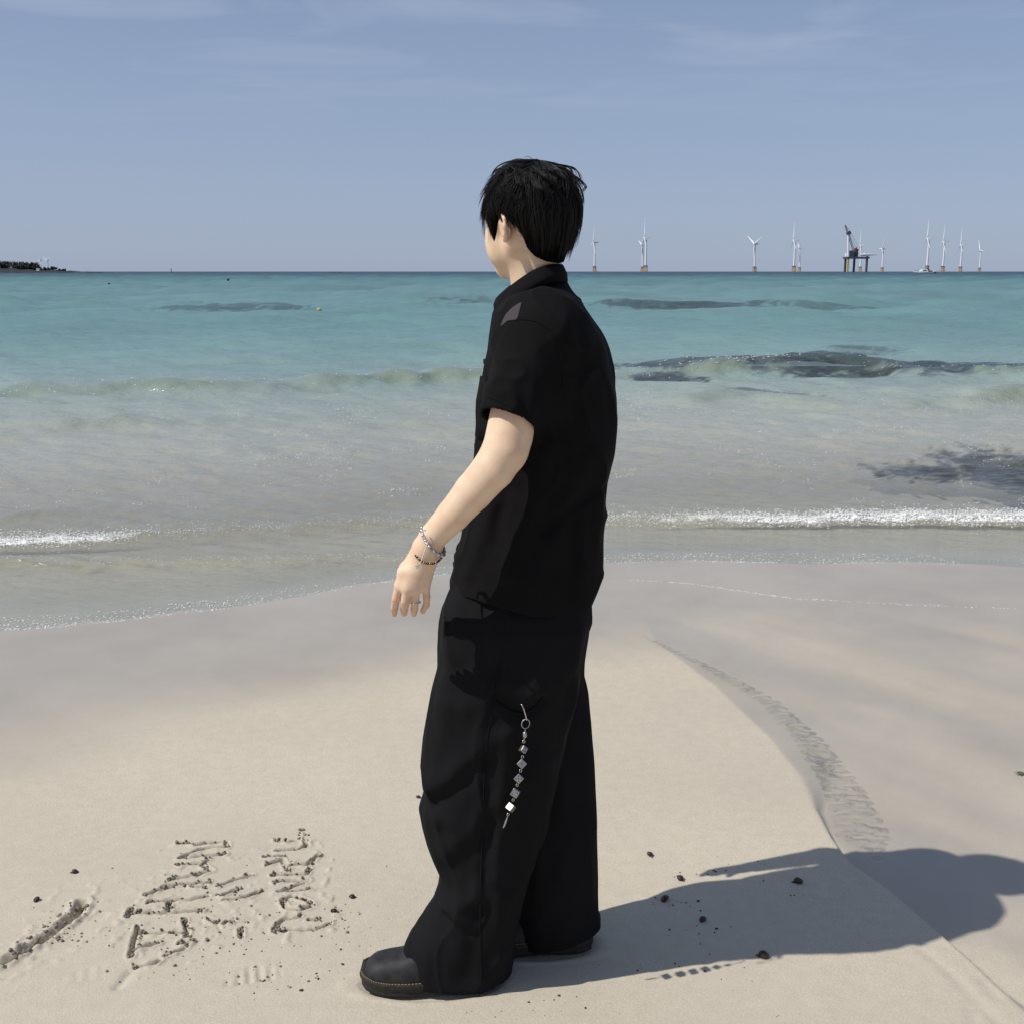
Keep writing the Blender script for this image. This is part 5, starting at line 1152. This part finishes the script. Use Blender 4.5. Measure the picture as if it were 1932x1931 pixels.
m = MB(); m.tube([(0, 0, -1), (0, 0, 1.2)], [2.2, 1.8], 12); m.build('base', DARKS, bc); m = MB(); m.tube([(0, 0, 1.2), (0, 0, 5.2)], [.7, .5], 8); m.build('mast', DARKS, bc); m = MB(); m.ball((0, 0, 5.8), (.9, .9, .9), 8, 6); m.build('top_mark', DARKS, bc)
rk = MB(); R = []
for x, w, h in ((-14, .5, .1), (-9, 3, .6), (-3, 4, 1.1), (4, 4, .8), (10, 3, .5), (15, .6, .1)): R.append([(x, -w, -.5), (x, -w*.5, h), (x, w*.5, h*.9), (x, w, -.5)])
ROCK = mat('dark_basalt', (.018, .019, .022), .85, noise=(.25, .6, (.034, .033, .032)), bump=(.4, .8, .6))
rk.loft(R); o = rk.build('low_reef', ROCK, origin=(0, 0, 0)); o.location = (P(635, 512, 1500)[0], 1500, 0); tag(o, 'low dark reef on the horizon left of the head', 'rock')

# ---------------------------------------------------------------- headland with trees
HD = 1290.; hs = RAD_PX*HD
def hx(px): return P(px, 512, HD)[0]
pxs = np.linspace(-420, 222, 240); nyy = np.linspace(-1, 1, 24)
hh = np.interp(pxs, [-420, -100, 0, 60, 85, 110, 130, 150, 190, 222], [10, 8, 5.2, 4.4, 3.6, 3.4, 2.6, 2.1, 1.3, .0])
GXh = np.repeat(np.array([hx(p) for p in pxs])[None], 24, 0); GYh = HD+nyy[:, None]*np.interp(pxs, [-420, 0, 222], [70, 45, 6])[None]
prof_ = (1-nyy**2)[:, None]**.6; ZH = hh[None]*prof_*(1+.35*fbm(GXh*.12, GYh*.12, oct=4))-.4+.5*fbm(GXh*.35, GYh*.35, oct=3)*prof_
hl_ = mesh_np('headland', np.stack([GXh, GYh, ZH], -1).reshape(-1, 3), grid_faces(*GXh.shape), ROCK, smooth=False); tag(hl_, 'low dark rocky headland at the left horizon', kind='structure')
LEAF = mat('dark_pine_leaf', (.018, .026, .020), .7, noise=(.5, .7, (.030, .040, .026))); BARK = mat('bark', (.06, .045, .035), .9)
def tree(px, toppx, w, dyy, lab, seed):
    rg2 = np.random.default_rng(seed); x = hx(px); zt = (511.6-toppx)*hs+H; z0 = float(np.interp(px, pxs, hh))*.7; o = empty('pine_tree', (x, HD+dyy, z0)); tag(o, lab, 'tree', 'trees on the headland')
    h = zt-z0; m = MB(); m.tube([(0, 0, -1.5), (.2, 0, h*.5), (.1, .1, h*.85)], [.35, .25, .1], 7)
    for k in range(5): a = rg2.uniform(0, 6.28); m.tube([(.1, 0, h*.35+k*h*.09), (math.cos(a)*w*.3*hs, math.sin(a)*w*.3*hs, h*.55+k*h*.08)], [.12, .05], 5)
    m.build('trunk', BARK, o)
    n = 900; V_ = []; F_ = []
    lob = [(rg2.normal(0, w*hs*.30), rg2.normal(0, w*hs*.2), h*rg2.uniform(.12, .80), rg2.uniform(.25, .42)*min(w*hs*.8, h*.75)) for _ in range(16)]
    for k in range(n):
        cx, cy, cz, r = lob[rg2.integers(len(lob))]; d = rg2.normal(0, 1, 3); d /= np.linalg.norm(d); c = np.array((cx, cy, cz))+d*r*rg2.uniform(.5, 1.05); c[2] = min(c[2], h*1.02)
        u = rg2.normal(0, 1, 3); u /= np.linalg.norm(u); v = np.cross(u, d); v /= np.linalg.norm(v)+1e-6; s_ = rg2.uniform(.4, .95); b = len(V_); V_ += [c+u*s_, c+v*s_*.7, c-u*s_, c-v*s_*.7]; F_.append((b, b+1, b+2, b+3))
    cr_ = mesh_np('crown', V_, F_, LEAF, smooth=False); cr_.parent = o
TR = [(-14, 487, 22, 0, 'tree cut by the left edge of the picture'), (2, 491, 22, 8, 'dark tree at the left edge, tallest of the wood'), (14, 492.5, 20, -8, 'second tree of the headland wood from the left'), (26, 492.5, 20, 6, 'third tree of the headland wood from the left'), (36, 492, 20, -4, 'middle tree of the headland wood'), (47, 492.5, 20, 4, 'tree right of the middle of the headland wood'),
      (56, 496.5, 15, -6, 'shorter tree in the dip of the headland wood'), (64, 493.5, 15, 3, 'pointed tree near the right end of the wood'), (71, 498, 14, -3, 'low rounded tree ending the wood at right'), (97, 502, 13, 2, 'small tree just right of the two tiny turbines'), (89, 503.5, 9, -4, 'bush below the two tiny turbines'), (117, 506.5, 12, 0, 'lone low bush farthest right on the headland')]
for i, (px, tp, w, dyy, lab) in enumerate(TR): tree(px, tp, w, dyy, lab, 40+i)
o = empty('white_hut', (hx(86), HD-20, 2.4)); tag(o, 'tiny pale hut under the headland turbines', 'hut'); m = MB(); m.box((0, 0, 1.2), (3, 3, 2.4)); m.build('wall', WHITE, o); m = MB(); m.box((0, 0, 2.6), (3.5, 3.5, .4), None, .6); m.build('roof', GREYS, o)
